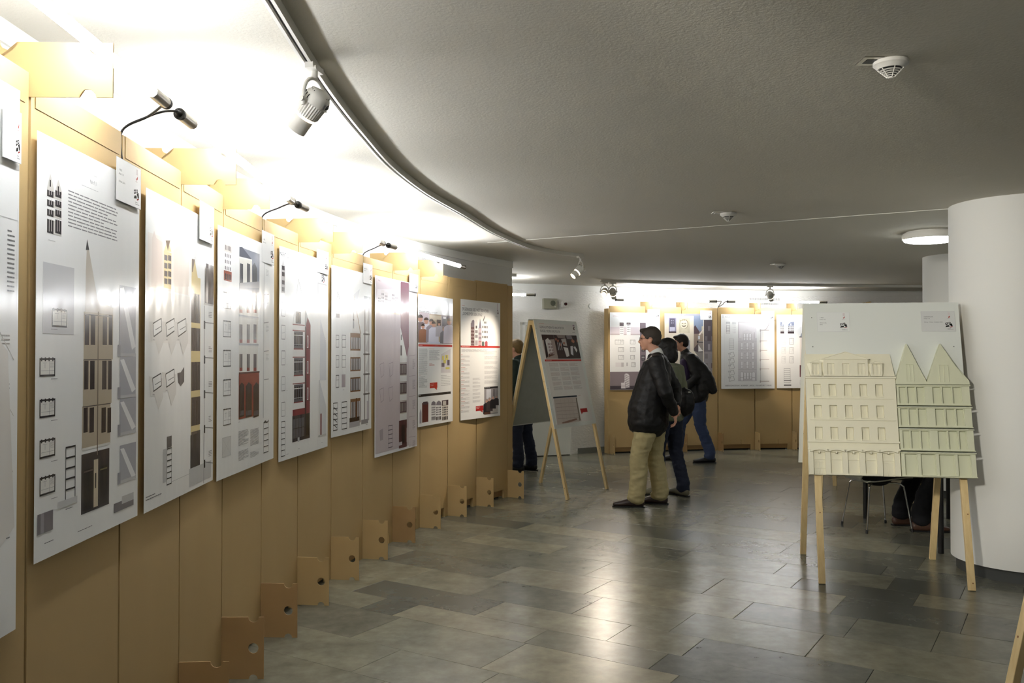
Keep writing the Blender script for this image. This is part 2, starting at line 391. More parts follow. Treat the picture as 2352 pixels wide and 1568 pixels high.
def screen(name, label, S, brackets, first_foot, dark, bz):
    c = S[len(S)//2]; root = thing(name, label, 'display screen', (c[0], c[1], 0))
    org = root.location
    for i in range(len(S)-1):
        a, b = Vector((*S[i], 0)), Vector((*S[i+1], 0)); L = (b-a).length
        T = frame(a, b-a)                                   # local x along panel, local y away from the room
        g = .0065; th = .028
        mb = MB(); slit = .012
        P = [(g, 0), (.075, 0), (.075, .088), (L*.62, .088), (L*.62, .16), (L*.62+.004, .16), (L*.62+.004, .088), (L-.075, .088), (L-.075, 0), (L-g, 0), (L-g, PT-.006*((i*7) % 3)), (g, PT-.004*((i*5) % 3))]
        holed(mb, g, 0, L-g, P[-2][1], [(.075, 0, L-.075, .088), (L*.62, .088, L*.62+.004, .16)], th, 0, T)
        mb.add([T @ Vector(v) for v in ((g, th, .088), (g, th, PT-.02), (L-g, th, PT-.02), (L-g, th, .088))], [(0, 1, 2, 3)])
        p = mb.build('panel', M['card'], root, org)
        # folded top flap with a lighter crease line, and a scored line down the sheet
        mb = MB(); mb.box((g+.02, -.0022, PT-.085), (L-g-.02, -.0002, PT-.012), T); mb.build('top_flap', M['card_edge'] if False else M['card'], p, org)
        mb = MB(); mb.box((g, .03, .02), (L-g, .034, PT-.09), T); mb.build('back_sheet', M['card_dark'], p, org)
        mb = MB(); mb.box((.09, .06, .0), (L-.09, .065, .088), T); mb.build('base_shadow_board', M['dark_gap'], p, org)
    for i in range(len(S)):
        a = Vector((*S[i], 0)); t = (Vector((*S[min(i+1, len(S)-1)], 0)) - Vector((*S[max(i-1, 0)], 0))).normalized()
        nrm = Vector((t.y, -t.x, 0))                        # towards the room
        if i >= first_foot:
            T = frame(a + nrm*.0, nrm); mb = MB()
            plate_with_hole(mb, foot_profile(), .148, .142, .0235, -.0025, .0025, T)
            mb.build('foot_board', M['card_dark'] if i in dark else M['card'], root, org)
            k = MB().box((-.05, -.012, 0), (-.002, .012, .2), T).build('foot_block', M['card_dark'], root, org)
        if i in brackets:
            T = frame(a, nrm); mb = MB()
            ngon_prism(mb, bracket_profile(bz), -.0022, .0022, T)
            mb.build('lamp_bracket', M['card'], root, org)
    return root
left = screen('cardboard_screen', 'long curved brown cardboard screen along the left wall hung with big posters', SL, {1, 3, 4, 6, 7, 9, 10, 12, 13}, 5, {5, 6, 7, 8, 12}, 2.322)
far = screen('cardboard_screen', 'cardboard screen against the back wall behind the standing visitors', SF, {1, 2, 4, 5, 7}, 0, {2, 3}, 2.335)
rear = screen('cardboard_screen', 'cardboard screen half hidden past the end of the left screen', SB, {1}, 1, set(), 2.33)
# end return of the back screen (its thickness seen at the left)
T = frame(Vector((*SF[0], 0)), Vector((-.33, .94, 0)))
MB().box((.0, -.008, .0), (.14, .02, 2.2), T).build('end_board', M['card'], far, far.location)
MB().box((.0, -.03, .25), (.07, -.009, 2.14), T).build('end_flap', M['card_dark'], far, far.location)
T = frame(Vector((*SL[-1], 0)), Vector((.5, .86, 0)))
MB().box((.0, .0, .0), (.10, .02, PT-.01), T).build('end_board', M['card'], left, left.location)

# ------------------------------------------------------------------ fluorescent tubes on the brackets
def offset_pt(S, i, fwd, off, z):                  # a point at seam i, fwd metres further along, off into the room
    a = Vector((*S[i], 0)); b = Vector((*S[min(i+1, len(S)-1)], 0)) if fwd >= 0 and i+1 < len(S) else a
    if fwd < 0 or b == a: t = (a - Vector((*S[i-1], 0))).normalized()
    else: t = (b-a).normalized()
    p = a + t*fwd + Vector((t.y, -t.x, 0))*off; return Vector((p.x, p.y, z))
def tube_lamp(label, p, q, group=None):
    d = (q-p).normalized(); r = thing('fluorescent_tube', label, 'tube light', (p+q)/2, group=group); org = r.location
    MB().tube([p+d*.13, q-d*.13], .0165, 16).build('glass_tube', M['tube'], r, org, auto=50)
    for a, s in ((p, 1), (q, -1)):
        MB().tube([a+d*s*.012, a+d*s*.135], .0185, 18).build('end_cap', M['steel'], r, org, auto=50)
        pl = MB().tube([a, a+d*s*.014], .0195, 18).build('plug', M['black'], r, org, auto=50)
    return r
TZ = 2.310
places = [('fluorescent tube nearest the camera in the top left corner', SL, 2, 5, (.1, -.075)), ('fluorescent tube over the posters from the second to the fourth', SL, 5, 8, (.04, -.04)),
          ('fluorescent tube over the middle of the left screen', SL, 8, 11, (.06, -.05)), ('last lit tube above the far end of the left screen', SL, 11, 14, (.06, .0)),
          ('fluorescent tube along the back screen above the standing men', SF, 0, 3, (.02, -.1)), ('fluorescent tube along the back screen right of the cable', SF, 3, 6, (.08, -.1))]
ends = []
for lab, S, i, j, (f0, f1) in places:
    tz = TZ if S is SL else TZ+.013
    p = offset_pt(S, i, f0, .172, tz); q = offset_pt(S, j, f1, .172, tz); tube_lamp(lab, p, q); ends.append((p, q, S, i, j))
p = Vector((-1.35, 11.55, 2.27)); q = at_d(1230, 677, 11.85)
tube_lamp('short glimpse of a lit tube past the end of the left screen', Vector((p.x, p.y, q.z)), q)
def cord(label, pts, r=.0035):
    P = smooth_path(pts, 8); c = pts[0]
    return tag(MB().tube(P, r, 8).build('cord', M['black'], None, pts[0], auto=60), label, 'cord')
for (k, lab) in ((0, 'forked black cord joining the two nearest tubes above the left screen'), (1, 'black cord between the tubes above the fourth poster'), (2, 'black cord between the tubes above the sixth poster')):
    q = ends[k][1]; p = ends[k+1][0]; i = ends[k][4]; s = Vector((*SL[i], PT-.1)) + Vector((0, 0, 0))
    t = (Vector((*SL[i+1], 0))-Vector((*SL[i], 0))).normalized(); n_ = Vector((t.y, -t.x, 0)); s = s + n_*.0
    tp = s + Vector((0, 0, .10)); fk = tp + ((p+q)/2 - tp)*.5 + Vector((0, 0, .01))
    mb = MB(); mb.tube(smooth_path([s, tp, fk, q-Vector((0, 0, .012)) - t*.03]), .004, 8)
    mb.tube(smooth_path([s, tp, fk, (fk+p)/2 + Vector((0, 0, .012)), p - t*.03, p]), .004, 8)
    mb.tube([p-t*.03, p], [.006, .012], 10)
    tag(mb.build('cord', M['black'], None, s, auto=60), lab, 'cord')
q, p = ends[4][1], ends[5][0]; s = Vector((*SF[3], PT))
mb = MB(); mb.tube(smooth_path([s + Vector((.0, -.02, .0)), (s+q)/2 + Vector((.06, -.02, .04)), q + Vector((.05, 0, -.0)), q]), .005, 8)
mb.tube(smooth_path([s + Vector((.0, -.02, .0)), (s+p)/2 + Vector((-.0, -.02, .0)), p + Vector((-.04, 0, -.01)), p]), .005, 8)
tag(mb.build('cord', M['black'], None, s, auto=60), 'thin cord between the two tubes over the back screen', 'cord')

# ------------------------------------------------------------------ ceiling tracks and spotlights
def track(label, pts):
    P = smooth_path([(x, y, 0) for x, y in pts], 10); c = P[0]
    r = thing('light_track', label, 'track', (c.x, c.y, CEIL))
    def sweep(prof):
        mb = MB(); k = len(prof); vs = []; fs = []
        for i, p in enumerate(P):
            t = (P[min(i+1, len(P)-1)] - P[max(i-1, 0)]).normalized(); s = Vector((t.y, -t.x, 0))
            for a, z in prof: q = p + s*a; vs.append((q.x, q.y, z))
        for i in range(len(P)-1):
            for j in range(k): fs.append((i*k+j, i*k+(j+1) % k, (i+1)*k+(j+1) % k, (i+1)*k+j))
        fs.append(tuple(range(k))); fs.append(tuple(range((len(P)-1)*k, len(P)*k))[::-1])
        return mb.add(vs, fs)
    h = CEIL-.036
    sweep([(-.018, h), (-.007, h), (-.007, h+.022), (.007, h+.022), (.007, h), (.018, h), (.018, CEIL), (-.018, CEIL)]).build('rail', M['white_metal'], r, r.location, auto=40)
    sweep([(-.0068, h+.012), (.0068, h+.012), (.0068, h+.021), (-.0068, h+.021)]).build('slot', M['black'], r, r.location, auto=40)
    return r, P
TR1 = [(-.60, .2), (-.66, 1.2), (-.70, 2.5), (-.715, 3.07), (-.715, 3.5), (-.70, 4.0), (-.66, 4.72), (-.55, 5.5), (-.36, 6.35), (-.16, 7.3), (.13, 8.25), (.40, 8.72), (.73, 9.08)]
TR2 = [(1.245, 12.2), (2.1, 12.5), (2.96, 12.77), (4.45, 13.0), (6.2, 13.15), (7.6, 13.1)]
track('long curved white light track sweeping across the ceiling', TR1)
track('white light track on the ceiling in front of the back wall', TR2)
track('end of a light track seen past the left wall corner', [(-1.5, 10.9), (-.7, 11.1), (.055, 11.35)])
def spot(label, base, aim, power, adaptor_dir=(1, 0, 0), sc_=1.0):
    base = Vector(base); r = thing('spotlight', label, 'spotlight', base); o = r.location
    z = CEIL-.036
    T = frame(Vector((base.x, base.y, z)), Vector(adaptor_dir))
    mb = MB(); mb.box((-.045, -.015, -.018), (.045, .015, .002), T); mb.tube([T @ Vector((.0, 0, -.018)), T @ Vector((0, 0, -.045))], .012, 12)
    mb.tube([T @ Vector((-.034, -.012, -.016)), T @ Vector((-.034, -.024, -.016))], .008, 8)
    mb.build('adaptor', M['white_metal'], r, o, auto=50)
    ctr = Vector((base.x, base.y, z - .13)); d = (Vector(aim) - ctr).normalized()
    ax = d.cross(Vector((0, 0, 1))).normalized()
    mb = MB(); Y = []
    for a in range(0, 181, 15): Y.append(ctr + ax*(.058*math.cos(R(a))) + Vector((0, 0, 1))*(.0+.085*math.sin(R(a))**.8 if a not in (0, 180) else 0))
    mb.tube([Y[0] - Vector((0, 0, .02))] + Y + [Y[-1] - Vector((0, 0, .02))], .0065, 10); mb.build('yoke', M['white_metal'], r, o, auto=60)
    T = frame(ctr, ax, z=d) if abs(ax.z) < 1 else None
    T = Matrix.Identity(4); y_ = d.cross(ax)
    for i in range(3): T[i][0] = ax[i]; T[i][1] = y_[i]; T[i][2] = d[i]; T[i][3] = ctr[i]
    MB().lathe([(.012, -.052), (.034, -.045), (.044, -.03), (.046, -.005), (.047, .0)], T, 28).build('housing', M['white_metal'], r, o, auto=50)
    mb = MB(); n = 30                                     # ribbed barrel
    prof = [(.047, .0), (.045, .045), (.041, .052)]
    k = 0
    for rr, zz in prof:
        for j in range(n*2):
            a = 2*math.pi*j/(n*2); q = rr*(1 if j % 2 else .95); mb.v.append(tuple(T @ Vector((q*math.cos(a), q*math.sin(a), zz))))
    for i in range(2):
        for j in range(n*2): mb.f.append([i*2*n+j, i*2*n+(j+1) % (2*n), (i+1)*2*n+(j+1) % (2*n), (i+1)*2*n+j]); mb.m.append(0); mb.c.append(None)
    mb.build('barrel', M['white_metal'], r, o)
    MB().lathe([(.037, .05), (.037, .062)], T, 24).build('glow_ring', M['glow'], r, o, auto=50)
    mb = MB(); mb.lathe([(.036, .062), (.037, .118), (.034, .118), (.033, .064)], T, 28)
    mb.build('snout', M['white_metal'], r, o, auto=50)
    MB().lathe([(.0325, .100), (.0325, .104)], T, 24).build('lens', M['glow'], r, o, auto=50)
    mb = MB()
    for a in range(0, 360, 18):
        if 100 < a < 170: continue
        for q0, q1, rr in ((-.024, -.006, .0462), (-.044, -.034, .0352)):
            mb.tube([T @ Vector((rr*math.cos(R(a)), rr*math.sin(R(a)), q0)), T @ Vector(((rr+.001)*math.cos(R(a)), (rr+.001)*math.sin(R(a)), q1))], .0016, 6)
    mb.build('vent_slots', M['black'], r, o)
    for s in (-1, 1): MB().tube([ctr + ax*s*.046, ctr + ax*s*.07], .009, 12).build('pivot_knob', M['white_metal'], r, o, auto=50)
    if power:
        L = bpy.data.lights.new('spot_beam', 'SPOT'); L.energy = power; L.color = (1, .86, .7); L.spot_size = R(46); L.spot_blend = .8; L.shadow_soft_size = .03
        lo = bpy.data.objects.new('spot_beam', L); col.objects.link(lo); lo.parent = r
        lo.matrix_parent_inverse = Matrix.Identity(4); p = ctr + d*.125 - o
        lo.location = p; lo.rotation_euler = d.to_track_quat('-Z', 'Y').to_euler()
    return r
def wide(r, e, deg, c=(1, .95, .86)):
    for l in r.children:
        if l.type == 'LIGHT': l.data.energy = e; l.data.spot_size = R(deg); l.data.shadow_soft_size = .14; l.data.color = c
    return r
def on_track(px, py): q = on_z(px, py, CEIL-.036); return (q.x, q.y, CEIL)
spot('large white track spotlight nearest the camera', on_track(722, 152), (-1.3, 3.35, 1.7), SPOT*.35, (.2, 1, 0))
spot('white spotlight at the far end of the long curved track', (.71, 9.0, CEIL), (-.40, 8.55, 1.33), SPOT*3.0, (.7, .7, 0))
spot('left one of the paired spotlights at the start of the back track', (1.30, 12.2, CEIL), (.75, 9.9, 1.3), SPOT*1.5, (1, .3, 0))
spot('right one of the paired spotlights at the start of the back track', (1.42, 12.26, CEIL), (1.8, 13.4, 1.3), SPOT*.9, (1, .3, 0))
spot('single spotlight in the middle of the back track', (3.82, 12.88, CEIL), (4.35, 13.8, 1.45), SPOT*1.6, (1, .1, 0))

wide(spot('track spotlight above the viewer turned towards the relief easel', (-.64, 1.0, CEIL), (3.2, 6.2, 1.38), 10, (0, 1, 0)), 540, 34)
wide(spot('unseen spotlight added behind the viewer to brighten the middle easel', (-.61, .5, CEIL), (.85, 9.55, 1.35), 10, (0, 1, 0)), 420, 13)  # extra spot out of view, put in to brighten the easel poster
# ------------------------------------------------------------------ ceiling fittings
def detector(label, px, py):
    c = on_z(px, py, CEIL); r = thing('smoke_detector', label, 'smoke detector', c); o = r.location; T = Matrix.Translation(c)
    MB().lathe([(.054, .0), (.060, -.004), (.060, -.016), (.052, -.022)], T, 40).build('base', M['white_metal'], r, o, auto=35)
    MB().lathe([(.056, -.0195), (.044, -.031)], T, 40).build('collar', M['white_metal'], r, o, auto=35)
    MB().lathe([(.040, -.030), (.010, -.058)], T, 32).build('core', M['black'], r, o, auto=35)
    for i in range(4):
        t = (i+1)/5; rr = .044 + (.012-.044)*t; zz = -.031 - .029*t
        MB().lathe([(rr-.001, zz+.0012), (rr+.0015, zz), (rr-.001, zz-.0018)], T, 32).build('ring', M['white_metal'], r, o, auto=60)
    for k in range(6):
        a = R(60*k+25); MB().tube([c + Vector((.044*math.cos(a), .044*math.sin(a), -.0305)), c + Vector((.012*math.cos(a), .012*math.sin(a), -.061))], .0018, 6).build('rib', M['white_metal'], r, o)
    MB().lathe([(.013, -.059), (.009, -.064)], T, 16).build('tip', M['white_metal'], r, o, auto=35)
    return r
dets = [('largest white conical smoke detector, upper right of the ceiling', 2046, 139), ('middle smoke detector just before the ceiling joint', 1673, 488.5), ('smallest smoke detector, furthest away near the back track', 1793, 606)]
for lab, x, y in dets: detector(lab, x, y)
for (lab, x, y, d_) in (('small metal plate on the ceiling beside the largest smoke detector', 1997, 139, .035), ('small plate on the ceiling beside the middle smoke detector', 1647, 488, .035), ('small white plate beside the furthest smoke detector', 1779, 606, .04)):
    c = on_z(x, y, CEIL); m = MB(); m.box((c.x-d_, c.y-.045, CEIL-.004), (c.x+d_, c.y+.045, CEIL)); 
    o = m.build('ceiling_plate', M['steel'] if 'metal' in lab else M['white_metal'], None, c); tag(o, lab, 'plate')
    MB().box((c.x-d_*.5, c.y-.02, CEIL-.0055), (c.x+d_*.6, c.y+.02, CEIL-.004)).build('marking', M['black'] if 'metal' in lab else M['white_metal'], o, c)
def ceiling_lamp(label, c, e=True):
    c = Vector((c[0], c[1], CEIL)); r = thing('ceiling_lamp', label, 'ceiling lamp', c); T = Matrix.Translation(c)
    MB().lathe([(.19, 0), (.19, -.012), (.215, -.014), (.222, -.03), (.222, -.058), (.214, -.066)], T, 64).build('housing', M['white_metal'], r, c, auto=35)
    MB().lathe([(.213, -.064), (.205, -.078), (.17, -.088), (.1, -.094), (.01, -.096)], T, 64).build('diffuser', M['lamp'], r, c, auto=60)
    for k in range(3):
        a = R(120*k+200); MB().box((-.012, -.004, -.07), (.012, .006, -.04), T @ Matrix.Rotation(a, 4, 'Z') @ Matrix.Translation((0, .222, 0))).build('clip', M['white_metal'], r, c)
    return r
ceiling_lamp('round white ceiling lamp glowing next to the columns', (3.575, 7.43))
ceiling_lamp('unseen round lamp added as fill light on the right', (4.2, 2.6))  # added out of frame to fill the right side with light
ceiling_lamp('unseen round lamp added as general fill light behind the viewer', (2.0, -.9))  # general fill from behind the camera, an added lamp never in view
ceiling_lamp('round ceiling lamp out of view behind the column', (6.4, 9.0))

# ------------------------------------------------------------------ wall fittings
def wall_frame(px, py):                            # frame on the back wall at a pixel: x right, y into wall, z up
    P = smooth_path([(x, y, 0) for x, y in FW], 12); r = ray(px, py); best = None
    for a, b in zip(P, P[1:]):
        # intersect plan ray with segment
        dx, dy = b.x-a.x, b.y-a.y; den = r.x*dy - r.y*dx
        if abs(den) < 1e-9: continue
        t = (a.x*dy - a.y*dx)/den; s = (a.x*r.y - a.y*r.x)/den
        if t > 0 and -.001 <= s <= 1.001: best = (t, (b-a).normalized()); break
    t, tv = best; c = Vector((0, 0, HC)) + r*t
    return frame(c, tv), t*r.y/F
T, s = wall_frame(1261, 697.5)
r = thing('wall_speaker', 'flat olive grey loudspeaker box on the rough white wall', 'loudspeaker', T.translation); o = r.location
MB().box((-17*s, -.06, -12*s), (17*s, .02, 12*s), T).build('case', M['grey_box'], r, o, bevel=.004)
mb = MB(); TT = T @ Matrix.Translation((6*s, -.0605, 1*s)) @ Matrix.Rotation(R(90), 4, 'X'); mb.lathe([(6.3*s, 0), (6.1*s, .003)], TT, 32)
for k in range(-4, 5): 
    hw = math.sqrt(max(0, 5.6**2-(k*1.25)**2))*s; mb.box((6*s+k*1.25*s-.002, -.066, 1*s-hw), (6*s+k*1.25*s+.002, -.0615, 1*s+hw), T)
mb.build('grille', M['grill'], r, o)
MB().box((9.5*s, -.064, -8*s), (13*s, -.0605, -6.2*s), T).build('badge', M['white_metal'], r, o)
T, s = wall_frame(1294, 699)
r = thing('wall_camera', 'small square white wall camera with a dark red lens', 'camera', T.translation); o = r.location
MB().box((-5.8*s, -.05, -6.2*s), (5.8*s, .02, 6.2*s), T).build('case', M['white_metal'], r, o, bevel=.005)
TT = T @ Matrix.Translation((1.6*s, -.05, .6*s)) @ Matrix.Rotation(R(90), 4, 'X')
MB().lathe([(3.6*s, 0), (3.4*s, .02), (2.4*s, .034), (.6*s, .04)], TT, 24).build('lens', mat('dark_red_lens', (60, 12, 14), .15), r, o, auto=50)
T, s = wall_frame(1357, 703); TT = T @ Matrix.Rotation(R(90), 4, 'X')
tag(MB().lathe([(6.6*s, -.02), (6.6*s, .014), (6*s, .018)], TT, 32).build('wall_disc', M['trim'], None, T.translation, auto=40), 'plain round white blanking cover on the back wall', 'cover')
for lab, cx, cy in (('slotted white air vent on the back wall above the standing man', 1502, 686), ('slotted white air vent behind the single spotlight', 1755, 692)):
    T, s = wall_frame(cx, cy); r = thing('air_vent', lab, 'vent', T.translation); o = r.location
    fw, fh = 43*s, 14*s
    MB().box((-fw, -.012, -fh), (fw, .02, fh), T).build('frame', M['trim'], r, o, bevel=.003)
    MB().box((-38*s, -.0135, 2.2*s), (38*s, -.0122, 8*s), T).build('opening', M['dark_gap'], r, o)
    MB().box((-20*s, -.0135, -7*s), (34*s, -.0122, -4.5*s), T).build('opening', M['dark_gap'], r, o)
    for k in range(30):
        x = (-37+k*2.55)*s; MB().box((x-.7*s, -.019, 1.8*s), (x+.7*s, -.0138, 8.4*s), T).build('slat', M['trim'], r, o)
    for k in range(22):
        x = (-19+k*2.5)*s; MB().box((x-.6*s, -.019, -7.4*s), (x+.6*s, -.0138, -4.2*s), T).build('slat', M['trim'], r, o)

# ------------------------------------------------------------------ posters: paper plus flat print
_gl = {}
def glyphs(txt):
    if txt not in _gl:
        c = bpy.data.curves.new('t', 'FONT'); c.body = txt; c.resolution_u = 2
        o = bpy.data.objects.new('t', c); col.objects.link(o); dg = bpy.context.evaluated_depsgraph_get()
        me = o.evaluated_get(dg).to_mesh(); vs = [(v.co.x, v.co.y) for v in me.vertices]; fs = [tuple(p.vertices) for p in me.polygons]
        o.evaluated_get(dg).to_mesh_clear(); bpy.data.objects.remove(o); bpy.data.curves.remove(c); _gl[txt] = (vs, fs)
    return _gl[txt]
def plan_hit(P, px, off):
    r = ray(px, 814)
    Q = []
    for i, p in enumerate(P):
        t = (P[min(i+1, len(P)-1)] - P[max(i-1, 0)]).normalized(); Q.append(p + Vector((t.y, -t.x, 0))*off)
    hits = []
    for a, b in zip(Q, Q[1:]):
        dx, dy = b.x-a.x, b.y-a.y; den = r.x*dy - r.y*dx
        if abs(den) < 1e-9: continue
        t = (a.x*dy - a.y*dx)/den; s = (a.x*r.y - a.y*r.x)/den
        if t > 0 and (-.3 if a is Q[0] else -1e-3) <= s <= 1+1e-3: hits.append(Vector((r.x*t, r.y*t, 0)))
    return hits[0]
PL = smooth_path([(x, y, 0) for x, y in SL], 12); PF = [Vector((x, y, 0)) for x, y in SF]
class Sheet:
    def __init__(s, name, label, cat, O, U_, V_, W, H, paper=(240, 240, 238), gloss=True, crop=(0, 0, 1), group=None, th=.0012):
        s.O = Vector(O); s.U = Vector(U_).normalized(); s.V = Vector(V_).normalized(); s.N = s.U.cross(s.V).normalized() * -1
        # U right, V down  ->  N = V x U points to the viewer
        s.N = s.V.cross(s.U).normalized() * -1
        if s.N.dot(Vector((0, 0, HC)) - s.O) < 0: s.N = -s.N
        s.W, s.H = W, H; s.crop = crop; s.k = 0; s.hold = False; s.step = 2.5e-6 if s.O.y < 8 else 5e-6; s.mat = M['gloss_print'] if gloss else M['matt_print']
        s.pr = MB(); m = MB(); n_ = s.N
        c = [s.O, s.O+s.U*W, s.O+s.U*W+s.V*H, s.O+s.V*H]
        m.add([p for p in c] + [p - n_*th for p in c], [(0, 1, 2, 3), (7, 6, 5, 4), (0, 4, 5, 1), (1, 5, 6, 2), (2, 6, 7, 3), (3, 7, 4, 0)], 0, paper)
        s.o = m.build(name, s.mat, None, s.O); tag(s.o, label, cat, group)
    def at(s, x, y):                               # crop pixel -> sheet coordinates in metres
        px, py = s.crop[0] + x/s.crop[2], s.crop[1] + y/s.crop[2]; r = ray(px, py); c = Vector((0, 0, HC))
        t = (s.O - c).dot(s.N)/r.dot(s.N); p = c + r*t - s.O
        return p.dot(s.U), p.dot(s.V)
    def poly(s, pts, c, metric=False):
        if not metric: pts = [s.at(x, y) for x, y in pts]
        if not s.hold: s.k += 1
        off = .0003 + s.k*s.step
        pts = [(min(max(a, .0), s.W), min(max(b, .0), s.H)) for a, b in pts]
        s.pr.add([s.O + s.U*a + s.V*b + s.N*off for a, b in pts], [tuple(range(len(pts)))], 0, c)
    def mrect(s, a0, b0, a1, b1, c): s.poly([(a0, b0), (a1, b0), (a1, b1), (a0, b1)], c, True)
    def rect(s, x0, y0, x1, y1, c):                # y measured at the left edge
        a0, b0 = s.at(x0, y0); a1, _ = s.at(x1, y0); _, b1 = s.at(x0, y1); s.mrect(a0, b0, a1, b1, c)
    def frect(s, x0, y0, x1, y1, c): s.mrect(x0*s.W, y0*s.H, x1*s.W, y1*s.H, c)
    def grid(s, x0, y0, x1, y1, nx, ny, c, gx=.3, gy=.2):   # openings in a rectangle
        a0, b0 = s.at(x0, y0); a1, _ = s.at(x1, y0); _, b1 = s.at(x0, y1); s.mgrid(a0, b0, a1, b1, nx, ny, c, gx, gy)
    def mgrid(s, a0, b0, a1, b1, nx, ny, c, gx=.3, gy=.2):
        w_, h = (a1-a0)/nx, (b1-b0)/ny; s.k += 1; s.hold = True
        for i in range(nx):
            for j in range(ny): s.mrect(a0+w_*(i+gx/2), b0+h*(j+gy/2), a0+w_*(i+1-gx/2), b0+h*(j+1-gy/2), c)
        s.hold = False
    def outline(s, x0, y0, x1, y1, c, t=.003):
        a0, b0 = s.at(x0, y0); a1, _ = s.at(x1, y0); _, b1 = s.at(x0, y1); s.mout(a0, b0, a1, b1, c, t)
    def mout(s, a0, b0, a1, b1, c, t=.003):
        s.mrect(a0, b0, a1, b0+t, c); s.mrect(a0, b1-t, a1, b1, c); s.mrect(a0, b0, a0+t, b1, c); s.mrect(a1-t, b0, a1, b1, c)
    def line(s, x0, y0, x1, y1, c, t=.002):
        p = Vector(s.at(x0, y0)); q = Vector(s.at(x1, y1)); d = (q-p).normalized(); n_ = Vector((-d.y, d.x))*t/2
        s.poly([tuple(p+n_), tuple(q+n_), tuple(q-n_), tuple(p-n_)], c, True)
    def plan(s, x0, y0, x1, y1, c=(60, 60, 62), t=.004):
        a0, b0 = s.at(x0, y0); a1, _ = s.at(x1, y0); _, b1 = s.at(x0, y1); s.mout(a0, b0, a1, b1, c, t)
        w_, h = a1-a0, b1-b0; g = (150, 150, 152)
        s.mrect(a0+w_*.62, b0+h*.1, a0+w_*.64, b0+h*.9, g); s.mrect(a0+w_*.1, b0+h*.68, a0+w_*.95, b0+h*.70, g)
        for k in range(6): s.mrect(a0+w_*.66, b0+h*(.2+k*.06), a0+w_*.92, b0+h*(.215+k*.06), g)
        s.mrect(a0+w_*.2, b0+h*.25, a0+w_*.45, b0+h*.27, g); s.mrect(a0+w_*.33, b0+h*.3, a0+w_*.35, b0+h*.55, g)
        for k in range(4): s.mrect(a0+w_*(.08+k*.24), b0-t*.4, a0+w_*(.16+k*.24), b0+t*1.6, c)
    def section(s, x0, y0, x1, y1, n, c=(50, 50, 52), t=.004):
        a0, b0 = s.at(x0, y0); a1, _ = s.at(x1, y0); _, b1 = s.at(x0, y1)
        s.mrect(a0, b0, a0+t*.6, b1, c); s.mrect(a1-t*.6, b0, a1, b1, c)
        for k in range(n+1): b = b0 + (b1-b0)*k/n; s.mrect(a0, b-t/2, a1, b+t/2, c)
    def lines(s, x0, y0, x1, y1, n, c=(120, 120, 122), fill=.42, seed=1):
        a0, b0 = s.at(x0, y0); a1, _ = s.at(x1, y0); _, b1 = s.at(x0, y1); s.mlines(a0, b0, a1, b1, n, c, fill, seed)
    def mlines(s, a0, b0, a1, b1, n, c=(120, 120, 122), fill=.42, seed=1):
        rnd = random.Random(seed); h = (b1-b0)/n; s.k += 1; s.hold = True; fill = fill*.8
        for k in range(n):
            e = 1 - (rnd.random()*.5 if rnd.random() < .25 else rnd.random()*.06); x = a0
            while x < a0+(a1-a0)*e:                  # word by word
                w_ = (a1-a0)*rnd.uniform(.06, .17); x2 = min(x+w_, a0+(a1-a0)*e); s.mrect(x, b0+h*k, x2, b0+h*(k+fill), c); x = x2 + (a1-a0)*.014
        s.hold = False
    def text(s, txt, x, y, hpx, c, cond=.8, mh=None, width=None):    # x,y baseline-left in crop pixels, hpx cap height
        a, b = s.at(x, y)
        if mh is None: mh = b - s.at(x, y-hpx)[1]
        s.mtext(txt, a, b, mh, c, cond, width)
    def mtext(s, txt, a, b, mh, c, cond=.8, width=None):
        vs, fs = glyphs(txt); k = mh/.7; kx = k*cond
        if width: kx = width/max(v[0] for v in vs)
        s.k += 1; off = .0003 + s.k*s.step
        s.pr.add([s.O + s.U*(a+vx*kx) + s.V*(b-vy*k) + s.N*off for vx, vy in vs], fs, 0, c)
    def done(s):
        if s.pr.v: s.pr.build('print', s.mat, s.o, s.O)
        return s.o
def sheet_on(P, name, label, cat, q, off=.016, **kw):   # q = xL,yTL,yBL, xR,yTR,yBR in pixels
    xl, tl, bl, xr, tr, br = q; A = plan_hit(P, xl, off); B = plan_hit(P, xr, off)
    za = [HC + (814-y)*A.y/F for y in (tl, bl)]; zb = [HC + (814-y)*B.y/F for y in (tr, br)]
    zt = (za[0]+zb[0])/2; zb_ = (za[1]+zb[1])/2
    return Sheet(name, label, cat, (A.x, A.y, zt), B-A, (0, 0, -1), (B-A).length, zt-zb_, **kw)
GREY = (120, 120, 122); LG = (196, 196, 196); DK = (52, 50, 54); RED = (186, 44, 36)
BLOCKS = [((.0, .1), (.35, .0), (.40, .35), (.05, .5)), ((.45, .0), (.7, -.08), (.78, .2), (.5, .3)), ((.5, .35), (.9, .2), (1.0, .7), (.8, .75)), ((.1, .62), (.5, .52), (.55, .8), (.0, .9)), ((.55, .86), (.95, .74), (1.0, .84), (.6, .98))]
def logo(s, a, b, w_, h, c=(22, 22, 22)):           # cluster of black building blocks
    for i, P in enumerate(BLOCKS): s.poly([(a+x*w_, b+y*h) for x, y in P], (150, 40, 36) if i == 4 else c, True)
    s.poly([(a+.1*w_, b+.18*h), (a+.28*w_, b+.12*h), (a+.3*w_, b+.28*h), (a+.13*w_, b+.33*h)], (238, 238, 238), True)
    s.poly([(a+.53*w_, b+.06*h), (a+.64*w_, b+.03*h), (a+.67*w_, b+.14*h), (a+.56*w_, b+.18*h)], (238, 238, 238), True)
